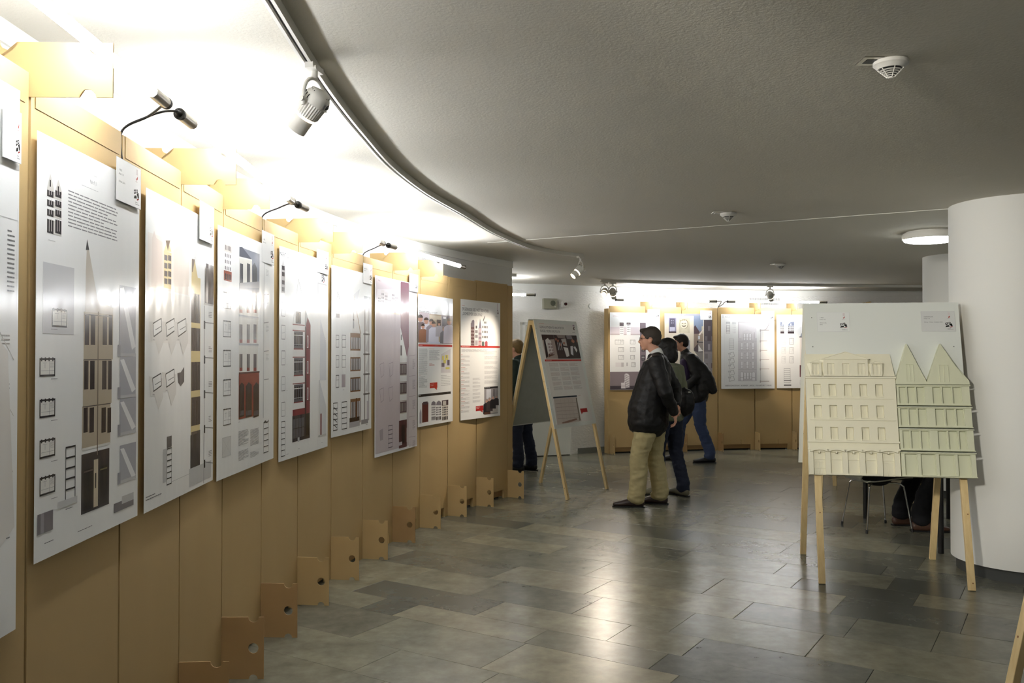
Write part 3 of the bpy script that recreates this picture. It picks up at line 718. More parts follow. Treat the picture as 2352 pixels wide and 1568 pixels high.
def card_print(s, t, dark=(90, 90, 92)):
    W, H = s.W, s.H; h = .030*H/.7
    for i, l in enumerate(t):
        if l: s.mtext(l, .08*W, (.30+.088*i)*H, .046*H, dark, .85)
    logo(s, .70*W, .56*H, .22*W, .26*H)
    s.mrect(.80*W, .06*H, .86*W, .2*H, (214, 206, 206)); s.poly([(.80*W, .30*H), (.86*W, .22*H), (.85*W, .30*H), (.82*W, .34*H)], (170, 60, 50), True)
    s.mlines(.77*W, .36*H, .90*W, .39*H, 1, (150, 110, 110)); s.mlines(.76*W, .86*H, .93*W, .95*H, 2, (140, 140, 140))
    s.mout(0, 0, W, H, (205, 205, 206), .0012); s.done()

# --- left screen posters ----------------------------------------------------
s = sheet_on(PL, 'poster', 'nearest poster cut off by the left edge of the picture', 'poster', (-60, 130, 1520, 41, 222, 1425), crop=(0, 200, 1.254))
a = s.W
s.mrect(a*.50, .33, a*.97, .332, LG); s.mlines(a*.72, .36, a*.9, .52, 14, GREY); s.mrect(a*.95, .3, a*.953, .56, LG)
for k in range(5): s.mlines(a*.6, .62+k*.11, a*.8, .65+k*.11, 3, (150, 146, 140), seed=k)
for k in range(4): s.poly([(a*.5, .60+k*.14), (a*.9, .68+k*.14), (a*.9, .683+k*.14), (a*.5, .603+k*.14)], (200, 196, 188), True)
s.poly([(a*.3, .6), (a*.75, .66), (a*.95, 1.1), (a*.5, 1.15)], (226, 222, 216), True); s.mlines(a*.75, 1.12, a*.9, 1.13, 1, GREY)
s.done()

s = sheet_on(PL, 'poster', 'poster of a grey twin-gabled house and five small floor plans, second from the camera', 'poster', (82, 322, 1288, 318, 398, 1187), crop=(0, 100, 2.903))
s.text('Markt 9_11', 600, 930, 26, (150, 150, 152), .6); s.lines(545, 940, 730, 952, 1, LG); s.lines(625, 880, 660, 888, 1, LG)
s.lines(455, 975, 790, 1232, 11, (140, 140, 142), seed=4)
W_ = (206, 203, 196)
for (x0, x1, pk, pe) in ((312, 358, 862, 965), (365, 412, 905, 990)):
    s.poly([(x0, pe), ((x0+x1)/2, pk), (x1, pe), (x1, 1010), (x0, 1000)], W_); s.rect((x0+x1)/2-4, pk+45, (x0+x1)/2+4, pk+90, DK)
for (y0, y1) in ((970, 1015), (1035, 1080), (1098, 1145), (1165, 1258)):
    s.rect(312, y0, 410, y1, W_); s.rect(314, y0+3, 356, y1, DK); s.rect(368, y0+6, 409, y1+4, DK)
    for k in (326, 340, 380, 394): s.rect(k, y0+4, k+3, y1-6, W_)
s.lines(322, 1305, 400, 1318, 1, LG)
s.crop = (50, 700, 2.614)
BEI = (184, 172, 152); WIN = (62, 54, 52)
s.rect(128, -260, 315, 170, (206, 206, 208)); s.crop = (50, 700, 2.614)
s.poly([(384, -200), (392, -395), (455, -30), (548, 20), (548, 70), (380, 60)], (206, 198, 186)); s.poly([(384, -330), (392, -395), (404, -330)], (84, 82, 84))
s.rect(372, 40, 548, 330, BEI); s.rect(368, 330, 540, 610, BEI); s.rect(362, 610, 532, 870, BEI); s.rect(358, 900, 525, 1260, (66, 60, 60))
for (y0, y1, L) in ((60, 240, 0), (335, 508, -4), (618, 768, -8)):
    for (a0, a1) in ((378, 404), (414, 441), (486, 512), (522, 544)): s.rect(a0+L, y0, a1+L, y1, WIN)
    s.rect(374+L, y0-8, 541+L, y0-2, (90, 84, 80))
s.rect(362, 862, 528, 876, (226, 224, 218)); s.rect(456, 40, 462, 900, (120, 108, 96))
s.rect(372, 990, 425, 1240, (42, 38, 38)); s.rect(432, 930, 458, 1215, (196, 184, 160)); s.rect(470, 970, 512, 1200, (42, 38, 38)); s.rect(440, 1010, 446, 1100, WIN)
s.rect(372, 1000, 425, 1010, (96, 84, 76)); s.rect(470, 985, 512, 994, (120, 112, 80))
for k, y in enumerate((25, 325, 575, 820, 1045)):
    s.rect(104+(74 if k == 0 else 0), y-5, 200+(74 if k == 0 else 0), y+105, (228, 226, 220)); s.plan(106+(74 if k == 0 else 0), y-5, 200+(72 if k == 0 else 0), y+106, DK, .005); s.lines(175, y+118, 240, y+128, 1, GREY)
s.section(262, 858, 322, 1175, 5, DK, .005); s.rect(215, 1185, 332, 1225, (206, 206, 206)); s.lines(262, 1225, 330, 1240, 1, GREY)
s.rect(92, 1262, 186, 1385, (118, 112, 116)); s.rect(112, 1255, 132, 1375, (150, 146, 150)); s.lines(135, 1430, 225, 1445, 1, GREY); s.lines(335, 1360, 480, 1372, 1, GREY)
for (y0, y1) in ((-120, 290), (310, 545), (565, 770), (845, 1060)):
    s.rect(588, y0, 684, y1, (176, 176, 182)); s.poly([(590, y0+20), (612, y0+14), (682, y1-40), (660, y1-20)], (236, 236, 236))
    s.rect(576, y1, 684, y1+18, (196, 196, 198)); s.rect(574, y1-50, 592, y1+20, (160, 160, 164))
s.rect(552, 1195, 670, 1250, (120, 116, 118)); s.rect(600, 1150, 670, 1195, (190, 190, 190))
s.done()

s = sheet_on(PL, 'poster', 'poster with a narrow sand-coloured facade strip and six tilted floor plans', 'poster', (333, 436, 1180, 490, 505, 1100), crop=(320, 430, 2.063))
s.rect(44, 480, 240, 735, (236, 234, 230)); s.lines(45, 45, 190, 55, 1, (222, 210, 206))
s.rect(40, 210, 232, 470, (236, 230, 224))
s.poly([(56, 470), (60, 240), (70, 205), (80, 240), (110, 260), (110, 470)], (226, 216, 210)); s.poly([(162, 470), (162, 300), (205, 250), (235, 290), (235, 470)], (230, 222, 214))
s.rect(116, 300, 152, 475, (224, 208, 166)); s.poly([(116, 305), (134, 248), (152, 305)], (224, 208, 166)); s.poly([(124, 252), (146, 252), (135, 300)], (120, 108, 96))
for y in (318, 356, 394, 430): s.rect(118, y, 133, y+26, (110, 104, 104)); s.rect(136, y+2, 151, y+28, (110, 104, 104))
SAND = (214, 196, 148)
s.rect(247, 420, 290, 1345, SAND); s.poly([(247, 470), (248, 340), (262, 345), (284, 470)], SAND); s.poly([(249, 400), (249, 338), (263, 342), (252, 402)], (130, 116, 106))
for y0, y1 in ((500, 640), (665, 775), (828, 965), (996, 1132), (1160, 1352)):
    s.rect(246, y0, 288, y1, (92, 82, 76))
    for k in (258, 268, 278): s.rect(k, y0+14, k+2, y1-6, (60, 54, 52))
s.rect(242, 1175, 284, 1352, (72, 66, 66)); s.rect(236, 1335, 340, 1420, (198, 198, 198))
s.rect(310, 358, 352, 548, (92, 84, 84)); s.rect(306, 548, 350, 556, (200, 196, 190)); s.rect(318, 380, 326, 545, (120, 112, 108))
for k in range(5):
    y = 640+k*165; s.line(306, y, 352, y+4, (120, 120, 120), .003); s.rect(305, y-8, 312, y+30, DK); s.lines(328, y-50, 344, y-20, 4, GREY, seed=k)
s.rect(308, 560, 310, 1400, (150, 150, 150))
for cx, cy in ((84, 665), (145, 665), (200, 665), (82, 925), (144, 905)):
    s.poly([(cx-38, cy-30), (cx+30, cy-20), (cx+30, cy+70), (cx+8, cy+130), (cx-10, cy+60), (cx-30, cy+65)], (224, 222, 218))
    P = [(cx-20, cy-20), (cx+20, cy-44), (cx+22, cy+14), (cx-16, cy+42)]
    s.poly(P, (238, 238, 236))
    for i in range(4): s.line(*P[i], *P[(i+1) % 4], (70, 70, 72), .0045)
    s.line(cx-8, cy+10, cx+18, cy-6, GREY, .003); s.lines(cx-20, cy+56, cx-4, cy+62, 1, GREY)
s.poly([(180, 880), (196, 876), (212, 850), (212, 920), (196, 942), (184, 925)], (112, 106, 104))
s.rect(130, 1182, 153, 1235, (100, 98, 98)); s.rect(112, 1242, 128, 1400, (198, 198, 198)); s.section(130, 1240, 153, 1410, 6, DK, .004)
s.lines(30, 1468, 105, 1495, 2, GREY); s.line(152, 1395, 240, 1355, (180, 180, 180), .0015); s.done()

s = sheet_on(PL, 'poster', 'poster of a white house front with flower boxes above a red-brown arcade', 'poster', (499, 515, 1106, 629, 570, 1050), crop=(490, 500, 2.57))
s.lines(58, 92, 150, 108, 1, (196, 190, 186)); RB = (138, 70, 56)
s.rect(64, 140, 108, 195, (212, 206, 200)); s.grid(68, 155, 106, 190, 5, 1, (130, 124, 122), .4)
for y in (205, 242, 280): s.grid(66, y, 106, y+26, 4, 1, (110, 106, 108), .55)
s.rect(62, 308, 108, 368, RB); s.grid(66, 322, 104, 366, 3, 1, (70, 50, 50), .3)
for k, y in enumerate((435, 605, 780, 955, 1130)): s.plan(58, y, 104, y+98, (70, 70, 72), .0035)
s.rect(52, 1300, 104, 1415, (214, 214, 212)); s.outline(52, 1300, 104, 1415, LG, .002); s.line(52, 1300, 104, 1400, LG, .0015); s.line(104, 1290, 52, 1400, LG, .0015)
s.rect(153, 170, 272, 430, (136, 140, 152)); s.poly([(153, 232), (228, 250), (228, 395), (153, 395)], (228, 226, 218))
s.poly([(153, 230), (153, 172), (170, 172), (228, 248)], (92, 96, 108)); s.poly([(153, 228), (228, 246), (228, 254), (153, 236)], (240, 238, 232))
for x in (157, 198): s.rect(x, 268, x+18, 385, (78, 80, 88))
s.poly([(230, 380), (230, 285), (243, 265), (258, 300), (258, 380)], (76, 82, 92)); s.poly([(153, 385), (272, 375), (272, 415), (153, 410)], (172, 172, 176))
s.rect(152, 430, 264, 915, (232, 230, 224))
for y0, y1 in ((448, 560), (628, 738), (804, 905)):
    for x in (154, 197, 237): s.rect(x, y0, x+17, y1, (96, 90, 92)); s.rect(x+7, y0, x+9, y1, (200, 196, 192)); s.rect(x, y1-20, x+17, y1, (138, 72, 66))
for y in (570, 740): s.rect(150, y, 266, y+10, (176, 178, 184)); s.rect(150, y+12, 266, y+15, (206, 206, 208))
s.rect(150, 912, 270, 1190, RB); s.rect(150, 912, 272, 922, (96, 50, 42))
for x0, x1 in ((152, 182), (190, 226), (236, 268)):
    s.poly([(x0, 1180), (x0, 995), ((x0+x1)/2, 970), (x1, 985), (x1, 1170)], (62, 46, 42)); s.rect(x0+3, 1140, x1-2, 1168, (98, 92, 94)); s.rect(x0+8, 1010, x0+11, 1160, (96, 62, 50))
s.lines(148, 1262, 208, 1350, 13, GREY, seed=5); s.lines(148, 1380, 208, 1440, 9, GREY, seed=6); s.lines(218, 1252, 268, 1350, 15, GREY, seed=7); s.lines(218, 1385, 268, 1420, 6, GREY, seed=8)
s.lines(148, 1205, 165, 1212, 1, GREY); s.section(296, 1210, 325, 1388, 5, DK, .004); s.poly([(294, 1210), (306, 1195), (316, 1205), (326, 1190), (326, 1196), (316, 1212), (306, 1202)], DK)
for y in (455, 620, 788, 955): s.line(298, y, 326, y-4, (170, 170, 170), .004); s.lines(310, y-150, 326, y-110, 5, LG, seed=y)
s.rect(298, 240, 300, 1180, (190, 190, 190)); s.done()

s = sheet_on(PL, 'poster', 'poster headed MARKT 13 showing a pointed gable house with a dark red side wing', 'poster', (641, 568, 1060, 753, 597, 1025), crop=(635, 560, 3.136))
s.text('MARKT 13', 22, 84, 34, (110, 110, 112), .8, width=None); s.lines(118, 97, 260, 106, 1, (180, 180, 184))
s.rect(36, 150, 62, 350, (180, 176, 176)); s.poly([(36, 170), (48, 108), (62, 175)], (208, 206, 206))
for y in (155, 200, 260, 310): s.rect(39, y, 58, y+30, (80, 76, 80))
s.poly([(118, 580), (158, 252), (205, 470), (205, 590)], (230, 230, 228)); s.line(118, 580, 158, 252, (150, 150, 150), .003); s.line(158, 252, 207, 470, (140, 140, 140), .003)
s.poly([(180, 350), (212, 470), (225, 530), (245, 580), (205, 600), (205, 470)], (150, 152, 154))
MR = (118, 52, 60)
s.poly([(205, 610), (225, 528), (245, 585), (240, 1230), (205, 1240)], MR); s.poly([(204, 600), (214, 590), (214, 1240), (204, 1240)], (66, 34, 40))
s.rect(118, 575, 205, 1210, (232, 230, 228))
for y in (575, 618, 812, 1005): s.rect(116, y, 204, y+7, (130, 66, 66))
for y0, y1 in ((628, 752), (822, 945), (1015, 1140)):
    s.rect(126, y0, 190, y1, (98, 94, 98)); s.grid(128, y0+4, 188, y1-8, 4, 1, (52, 50, 56), .35); s.rect(126, y0+26, 190, y0+31, (220, 220, 220)); s.rect(126, y1-30, 190, y1-26, (170, 170, 170)); s.rect(124, y1, 192, y1+8, (130, 66, 66))
s.rect(138, 484, 176, 572, (98, 94, 98)); s.grid(139, 486, 175, 570, 4, 1, (50, 50, 54), .35)
s.rect(116, 1195, 205, 1250, (126, 52, 56)); s.rect(114, 1240, 240, 1430, (58, 54, 58)); s.grid(118, 1262, 200, 1405, 4, 2, (92, 90, 94), .1, .06); s.rect(210, 1230, 236, 1385, (28, 24, 26)); s.rect(152, 1395, 166, 1425, (180, 180, 184))
for y in (660, 845, 1035): s.rect(219, y, 230, y+88, (214, 206, 206)); s.rect(222, y+5, 228, y+82, (90, 52, 56))
for y in (755, 940, 1125): s.line(208, y, 243, y, (70, 34, 38), .003)
for y in (415, 582, 768, 955, 1140): s.outline(36, y, 62, y+105, GREY, .003); s.line(36, y+60, 62, y+55, LG, .003); s.lines(74, y+100, 80, y+106, 1, GREY)
s.section(34, 1282, 62, 1532, 6, DK, .004); s.lines(72, 1515, 98, 1522, 1, GREY); s.lines(155, 1475, 175, 1482, 1, GREY)
s.rect(296, 278, 362, 284, LG); s.rect(298, 284, 301, 360, LG); s.logo = logo(s, *s.at(324, 222), .06, .05, (110, 110, 114)); s.lines(340, 670, 356, 760, 8, LG)
s.poly([(316, 540), (358, 720), (358, 980), (312, 980)], (218, 220, 224)); s.poly([(312, 990), (358, 1170), (358, 1380), (314, 1380)], (214, 216, 220))
s.rect(316, 1222, 325, 1385, (120, 50, 56)); s.rect(300, 1380, 358, 1392, LG); s.rect(306, 980, 309, 1390, (170, 170, 172)); s.lines(322, 1430, 346, 1436, 1, GREY); s.done()

s = sheet_on(PL, 'poster', 'poster of a pointed gable with four rows of brown window strips', 'poster', (761, 606, 1005, 853, 633, 983), crop=(635, 560, 3.136))
s.text('Markt 10', 424, 186, 10, GREY, .8)
s.poly([(434, 400), (442, 342), (456, 405), (456, 530), (430, 530)], (226, 224, 222)); s.rect(430, 466, 454, 490, (150, 144, 146)); s.rect(430, 500, 454, 530, (140, 134, 136)); s.line(434, 400, 442, 342, GREY, .003); s.line(442, 342, 456, 405, GREY, .003)
s.poly([(545, 640), (556, 365), (607, 640)], (230, 228, 224)); s.poly([(556, 365), (560, 380), (609, 645), (603, 645)], (150, 128, 104)); s.rect(550, 482, 560, 608, (150, 150, 152)); s.rect(550, 540, 560, 552, (80, 76, 78))
s.poly([(556, 365), (600, 325), (580, 420)], (222, 222, 224))
s.rect(530, 640, 606, 1300, (228, 226, 222)); BR = (122, 88, 58)
for y0, y1, f in ((640, 768, .25), (815, 918, .1), (962, 1068, .1), (1118, 1300, .12)):
    s.rect(532, y0, 605, y1, BR); h = y1-y0; s.grid(534, y0+h*f, 603, y1-h*.1, 6, 1, (184, 182, 184), .4, .0); s.grid(540, y0+h*f, 609, y1-h*.1, 6, 1, (74, 62, 54), .7, .0)
s.rect(526, 1255, 598, 1286, (70, 50, 40)); s.rect(524, 1286, 600, 1325, (176, 172, 174)); s.rect(572, 1110, 580, 1255, (98, 60, 36))
for x0, x1, ys in ((428, 450, (655, 800, 945)), (472, 500, (655, 800))):
    for y in ys: s.outline(x0, y, x1, y+90, GREY if y < 900 else DK, .0035); s.line(x0, y+35, x1, y+33, GREY, .003)
s.rect(470, 940, 496, 1032, (176, 166, 170)); s.lines(478, 1050, 495, 1058, 1, GREY)
s.section(408, 1148, 440, 1345, 5, DK, .005)
for k in range(4): s.line(412, 1175+k*42, 436, 1200+k*42, DK, .005)
s.section(470, 1140, 508, 1335, 5, DK, .005); s.rect(630, 374, 676, 418, (140, 138, 142)); s.rect(634, 418, 640, 1270, (140, 132, 126)); s.rect(664, 390, 668, 1270, (150, 144, 140))
for y in (655, 800, 945, 1088): s.rect(626, y-12, 670, y, (120, 112, 108)); s.poly([(640, y-30), (662, y-150), (664, y-20)], (212, 210, 210))
s.rect(610, 1268, 660, 1300, (150, 146, 148)); s.rect(650, 1130, 664, 1260, (196, 190, 196)); s.lines(645, 1300, 662, 1308, 1, GREY); s.lines(590, 1318, 600, 1324, 1, GREY); s.done()

s = sheet_on(PL, 'poster', 'tall mauve-grey poster hanging lower than its neighbours with a white house strip', 'poster', (861, 632, 1049, 958, 652, 1025), crop=(850, 620, 3.646), paper=(236, 236, 238))
s.frect(.012, .012, .985, .982, (196, 186, 190)); s.text('Markt 13', 68, 92, 14, (110, 100, 104), .8)
s.poly([(60, 160), (250, 160), (250, 340), (60, 330)], (214, 208, 210))
for k in range(6):
    h = (40, 0, 20, 60, 10, 36)[k]; x = 64+k*29; s.rect(x, 165+h, x+26, 345, (206, 200, 200)); s.grid(x+2, 185+h, x+24, 335, 3, 5, (104, 94, 98), .4, .4)
s.rect(62, 345, 250, 352, (214, 196, 170))
MV = (124, 88, 100)
s.rect(256, 95, 324, 480, MV); s.poly([(256, 470), (324, 430), (324, 640), (308, 730), (256, 480)], MV)
s.poly([(254, 480), (310, 735), (250, 735)], (224, 226, 224)); s.rect(250, 735, 308, 1260, (222, 222, 220)); s.rect(258, 540, 264, 585, DK); s.rect(254, 630, 268, 715, (92, 84, 86))
for y0 in (785, 945, 1105): s.rect(248, y0-10, 308, y0-4, (150, 140, 130)); s.rect(250, y0, 306, y0+92, (92, 74, 78)); s.grid(252, y0+2, 304, y0+90, 4, 1, (150, 146, 140), .6); s.rect(250, y0+92, 306, y0+100, (178, 174, 160))
s.rect(242, 1262, 308, 1495, (84, 42, 48)); s.rect(262, 1300, 290, 1450, (36, 26, 30)); s.rect(242, 1442, 268, 1470, (176, 172, 176)); s.rect(306, 1320, 322, 1440, (196, 188, 190))
s.rect(326, 100, 392, 1480, (206, 198, 200))
for k in range(5): y = 720+k*170; s.line(324, y, 380, y-10, (150, 140, 146), .003); s.lines(355, y+30, 378, y+110, 9, (140, 132, 138), seed=k+3)
for cx, cy in ((100, 860), (175, 855), (98, 1070), (172, 1060)):
    P = [(cx-18, cy-70), (cx+16, cy-85), (cx+16, cy+15), (cx-8, cy+40)]
    for i in range(4): s.line(*P[i], *P[(i+1) % 4], (130, 122, 126), .003)
s.poly([(78, 1345), (108, 1325), (108, 1420), (84, 1430)], (168, 160, 164)); s.section(152, 1305, 188, 1488, 5, (80, 74, 78), .005); s.done()

def info(s, head, hx, hy, hh, hw, sub=True):
    s.text(head[0], hx, hy, hh, (96, 92, 98), width=hw[0]); s.text(head[1], hx+(2 if sub else 8), hy + hh*1.65, hh, (96, 92, 98), width=hw[1])
s = sheet_on(PL, 'poster', 'information poster titled ALTSTADT with three photographs of people across it', 'poster', (960, 670, 980, 1040, 690, 967), crop=(940, 660, 4.75), gloss=True)
s.frect(.05, .135, .12, .14, (200, 120, 110))
s.mtext('IDEEN FÜR DEN', .03*s.W, .104*s.H, .026*s.H, (196, 196, 198), .55); s.mtext('FRANKFURTER ALTSTADT', .03*s.W, .150*s.H, .026*s.H, (120, 118, 122), width=.50*s.W)
s.rect(112, 268, 214, 612, (206, 192, 196)); s.rect(219, 286, 350, 614, (178, 160, 138)); s.rect(352, 298, 470, 614, (150, 138, 140))
def figure(s, x, y, h, c, skin=(196, 150, 130), hair=(60, 44, 40)):
    s.poly([(x-h*.24, y+h), (x-h*.22, y+h*.36), (x-h*.1, y+h*.26), (x+h*.1, y+h*.26), (x+h*.22, y+h*.36), (x+h*.24, y+h)], c)
    n = 10
    s.poly([(x+h*.09*math.cos(R(36*k)), y+h*.13+h*.13*math.sin(R(36*k))) for k in range(n)], skin)
    s.poly([(x+h*.10*math.cos(R(k)), y+h*.10+h*.12*math.sin(R(k))) for k in (180, 210, 240, 270, 300, 330, 360)], hair)
for x, y, h, c in ((120, 300, 300, (120, 104, 104)), (185, 330, 270, (230, 226, 234)), (150, 400, 200, (150, 104, 80))): figure(s, x, y, h, c)
s.rect(222, 300, 348, 350, (198, 184, 160)); s.rect(300, 350, 346, 420, (84, 70, 64))
for x, y, h, c in ((240, 345, 250, (150, 140, 150)), (266, 372, 235, (214, 212, 226)), (325, 375, 160, (176, 170, 178))): figure(s, x, y, h, c)
s.rect(222, 590, 350, 612, (206, 210, 226)); s.rect(360, 310, 420, 420, (84, 78, 84)); s.rect(370, 320, 400, 340, (220, 220, 224))
for x, y, h, c in ((378, 430, 180, (120, 116, 122)), (436, 340, 270, (214, 206, 218))): figure(s, x, y, h, c, hair=(150, 130, 116))
s.rect(100, 618, 468, 642, RED); s.lines(108, 628, 172, 634, 1, (240, 200, 190), .8)
s.lines(104, 668, 200, 955, 26, (150, 150, 154), seed=2); s.lines(104, 975, 200, 1100, 12, (150, 150, 154), seed=3); s.lines(104, 780, 122, 786, 1, RED); s.lines(104, 958, 140, 964, 1, RED)
s.lines(218, 668, 315, 674, 1, (190, 80, 70)); s.lines(218, 684, 332, 800, 10, (150, 150, 154), seed=9); s.lines(218, 830, 275, 860, 3, (190, 80, 70))
s.poly([(345, 730), (450, 668), (450, 930), (345, 930)], (214, 210, 212))
for x0, y0, x1, y1, c in ((358, 745, 378, 790, (222, 206, 110)), (388, 735, 425, 790, (222, 210, 120)), (372, 790, 400, 830, (210, 196, 96)), (414, 790, 440, 850, (110, 98, 108)), (352, 822, 384, 866, (120, 108, 116)), (396, 870, 440, 892, (214, 204, 110)), (404, 740, 412, 770, (120, 110, 118))): s.rect(x0, y0, x1, y1, c)
s.lines(345, 960, 450, 1085, 7, GREY, .2); s.rect(224, 1040, 306, 1100, RED); s.poly([(274, 1096), (302, 1118), (300, 1090)], RED); s.lines(230, 1052, 300, 1060, 1, (240, 210, 200), .7); s.lines(230, 1070, 286, 1078, 1, (240, 210, 200), .7)
s.rect(100, 1168, 452, 1196, (44, 42, 44)); s.lines(104, 1178, 138, 1188, 1, (200, 200, 200), .6)
s.rect(140, 1260, 208, 1475, (100, 50, 46)); s.rect(150, 1248, 200, 1280, (84, 66, 70)); s.poly([(112, 1485), (112, 1370), (124, 1320), (134, 1370), (134, 1480)], (170, 166, 172))
for x0, x1, c in ((240, 288, (216, 216, 216)), (290, 350, (222, 222, 222)), (356, 424, (206, 200, 190))):
    s.rect(x0, 1290, x1, 1455, c); s.grid(x0+3, 1300, x1-3, 1400, 4, 4, (70, 66, 74), .35, .45); s.grid(x0+2, 1410, x1-2, 1450, 4, 1, (58, 56, 62), .3, .1)
s.poly([(238, 1285), (245, 1252), (265, 1238), (285, 1250), (290, 1285)], (120, 116, 126)); s.poly([(292, 1285), (300, 1250), (322, 1232), (345, 1248), (352, 1285)], (128, 122, 132)); s.rect(356, 1232, 426, 1290, (74, 58, 64)); s.rect(366, 1240, 402, 1285, (196, 190, 184)); s.done()

s = sheet_on(PL, 'poster', 'last poster on the left screen, headed ERGEBNISSE DES WETTBEWERBS over a row of houses', 'poster', (1058, 686, 963, 1149, 696, 956), crop=(1030, 660, 4.9), gloss=False)
s.lines(152, 200, 205, 208, 1, (206, 110, 100)); s.text('ERGEBNISSE DES WETTBEWERBS', 152, 256, 34, (100, 96, 104), width=.66*s.W); s.text('„DOMRÖMER BEBAUUNG“', 156, 308, 34, (100, 96, 104), width=.50*s.W)
s.rect(548, 180, 556, 262, (214, 200, 206)); s.lines(548, 255, 566, 305, 3, (110, 70, 80), .7); s.lines(528, 325, 575, 335, 1, LG)
s.rect(252, 400, 292, 652, (96, 66, 66)); s.poly([(256, 400), (262, 375), (280, 362), (292, 375), (292, 445), (256, 445)], (120, 112, 122)); s.grid(254, 455, 290, 650, 4, 5, (190, 176, 176), .55, .5)
s.poly([(294, 655), (294, 400), (312, 360), (332, 400), (332, 655)], (226, 224, 224)); s.grid(298, 470, 330, 575, 3, 2, (96, 90, 96), .3, .35); s.grid(298, 588, 330, 655, 4, 1, (130, 110, 114), .4); s.rect(306, 430, 322, 460, (80, 76, 80))
s.rect(336, 455, 372, 655, (190, 176, 184)); s.poly([(342, 458), (356, 345), (371, 458)], (128, 120, 136)); s.grid(340, 495, 370, 590, 3, 2, (110, 96, 110), .3, .5); s.rect(338, 604, 372, 655, (178, 110, 116)); s.grid(340, 610, 370, 652, 3, 1, (220, 210, 210), .4)
s.poly([(376, 657), (376, 400), (405, 340), (420, 372), (442, 380), (446, 657)], (234, 232, 230)); s.poly([(388, 370), (410, 315), (413, 322), (392, 385)], (76, 70, 76))
for y in (428, 482, 540): s.grid(378, y, 444, y+32, 4, 1, (76, 64, 62), .45)
s.grid(398, 380, 428, 408, 2, 1, (76, 64, 62), .4); s.poly([(376, 657), (376, 615), (390, 602), (402, 615), (402, 657)], (96, 110, 104)); s.poly([(410, 657), (410, 615), (424, 600), (440, 612), (440, 657)], (176, 84, 92))
s.rect(132, 652, 579, 674, RED); s.lines(148, 660, 305, 668, 1, (244, 214, 206), .8)
s.lines(146, 695, 560, 726, 4, (150, 150, 154), seed=3)
for k in range(14): y = 755+k*48; s.lines(142, y, 172+(k*37) % 60, y+6, 1, (200, 100, 90), .8); s.lines(140, y+12, 240, y+36, 3, (186, 184, 186), seed=k)
for k in range(7): y = 1020+k*42; s.lines(272, y, 360, y+26, 3, (196, 192, 194), seed=k+20)
for k in range(7): y = 720+k*55; s.lines(405, y, 552, y+36, 4, (196, 194, 196), seed=k+40)
s.rect(402, 1120, 556, 1142, (40, 38, 40)); s.lines(410, 1126, 508, 1134, 1, (210, 210, 210), .8); s.rect(402, 1142, 556, 1432, (150, 146, 150)); s.rect(426, 1146, 480, 1275, (206, 208, 216)); s.rect(506, 1142, 516, 1240, (36, 34, 38)); s.rect(430, 1330, 556, 1420, (206, 200, 196))
for x, y, h, c in ((432, 1255, 170, (38, 34, 38)), (462, 1240, 150, (70, 60, 60)), (500, 1222, 140, (34, 30, 34)), (540, 1215, 110, (44, 38, 42))): figure(s, x, y, h, c, hair=(160, 150, 144))
s.rect(402, 1405, 470, 1432, (96, 60, 46)); s.rect(308, 1335, 392, 1392, (178, 40, 38)); s.poly([(358, 1388), (388, 1406), (382, 1384)], (178, 40, 38)); s.lines(314, 1346, 384, 1354, 1, (240, 200, 196), .8); s.lines(314, 1362, 368, 1370, 1, (240, 200, 196), .8); s.done()

for lab, q, t in (('label card at the top right of the nearest cut-off poster', (2, 232, 362, 45, 262, 372), ()),
    ('white label card on the poster of the grey twin-gabled house', (265, 358, 460, 321, 386, 478), ('1. PREIS', 'Arbeit 1118', '', 'Architekt, Berlin')),
    ('label card on the poster with six tilted floor plans', (457, 457, 548, 490, 478, 562), ('ANERKENNUNG',)),
    ('label card on the flower box house poster', (601, 526, 598, 629, 540, 612), ('2. PREIS', 'Arbeit 1151')),
    ('label card on the MARKT 13 poster', (727, 572, 625, 754, 578, 630), ('1. PREIS', 'Arbeit 1132', '', 'Berlin')),
    ('label card on the poster with brown window strips', (834, 605, 650, 855, 606, 652), ('ANERKENNUNG', 'Arbeit 1143')),
    ('label card on the mauve-grey poster', (940, 628, 668, 960, 630, 671), ('3. PREIS',))):
    card_print(sheet_on(PL, 'label_card', lab, 'label card', q, off=.024, gloss=True), t)

# --- back screen posters ------------------------------------------------------
s = sheet_on(PF, 'poster', 'poster on the back screen left of the standing men, with a grey lower band', 'poster', (1401, 717.3, 894.5, 1516, 718.5, 895), gloss=False, crop=(1380, 690, 7.127))
s.rect(152, 430, 640, 548, (226, 216, 220)); s.lines(195, 240, 645, 276, 2, (222, 206, 208)); s.rect(152, 542, 640, 562, (196, 182, 184))
for x, r in ((308, 1), (422, 0)):
    s.rect(x, 385, x+66, 562, (246, 244, 244)); s.rect(x, 360, x+64, 418 if r else 392, (62, 48, 50)); s.grid(x+6, 366, x+58, 410 if r else 388, 3, 2 if r else 1, (200, 190, 190), .5, .5)
    for y in (432, 464, 496, 530): s.grid(x+2, y-32*(1-r)+(0), x+64, y+16-32*(1-r), 3, 1, (80, 74, 76), .6)
for x0, y0, x1, y1 in ((232, 642, 376, 716), (480, 642, 564, 712), (288, 765, 376, 838), (480, 765, 564, 838), (288, 892, 376, 965), (484, 892, 556, 960), (500, 1014, 568, 1084)): s.plan(x0, y0, x1, y1, (150, 146, 146), .005)
s.rect(240, 1014, 376, 1084, (232, 228, 228)); s.rect(334, 1014, 376, 1084, (200, 196, 196)); s.rect(422, 1014, 434, 1072, (150, 146, 146))
s.rect(150, 1166, 960, 1460, (136, 124, 128)); s.rect(152, 1398, 960, 1460, (72, 64, 70))
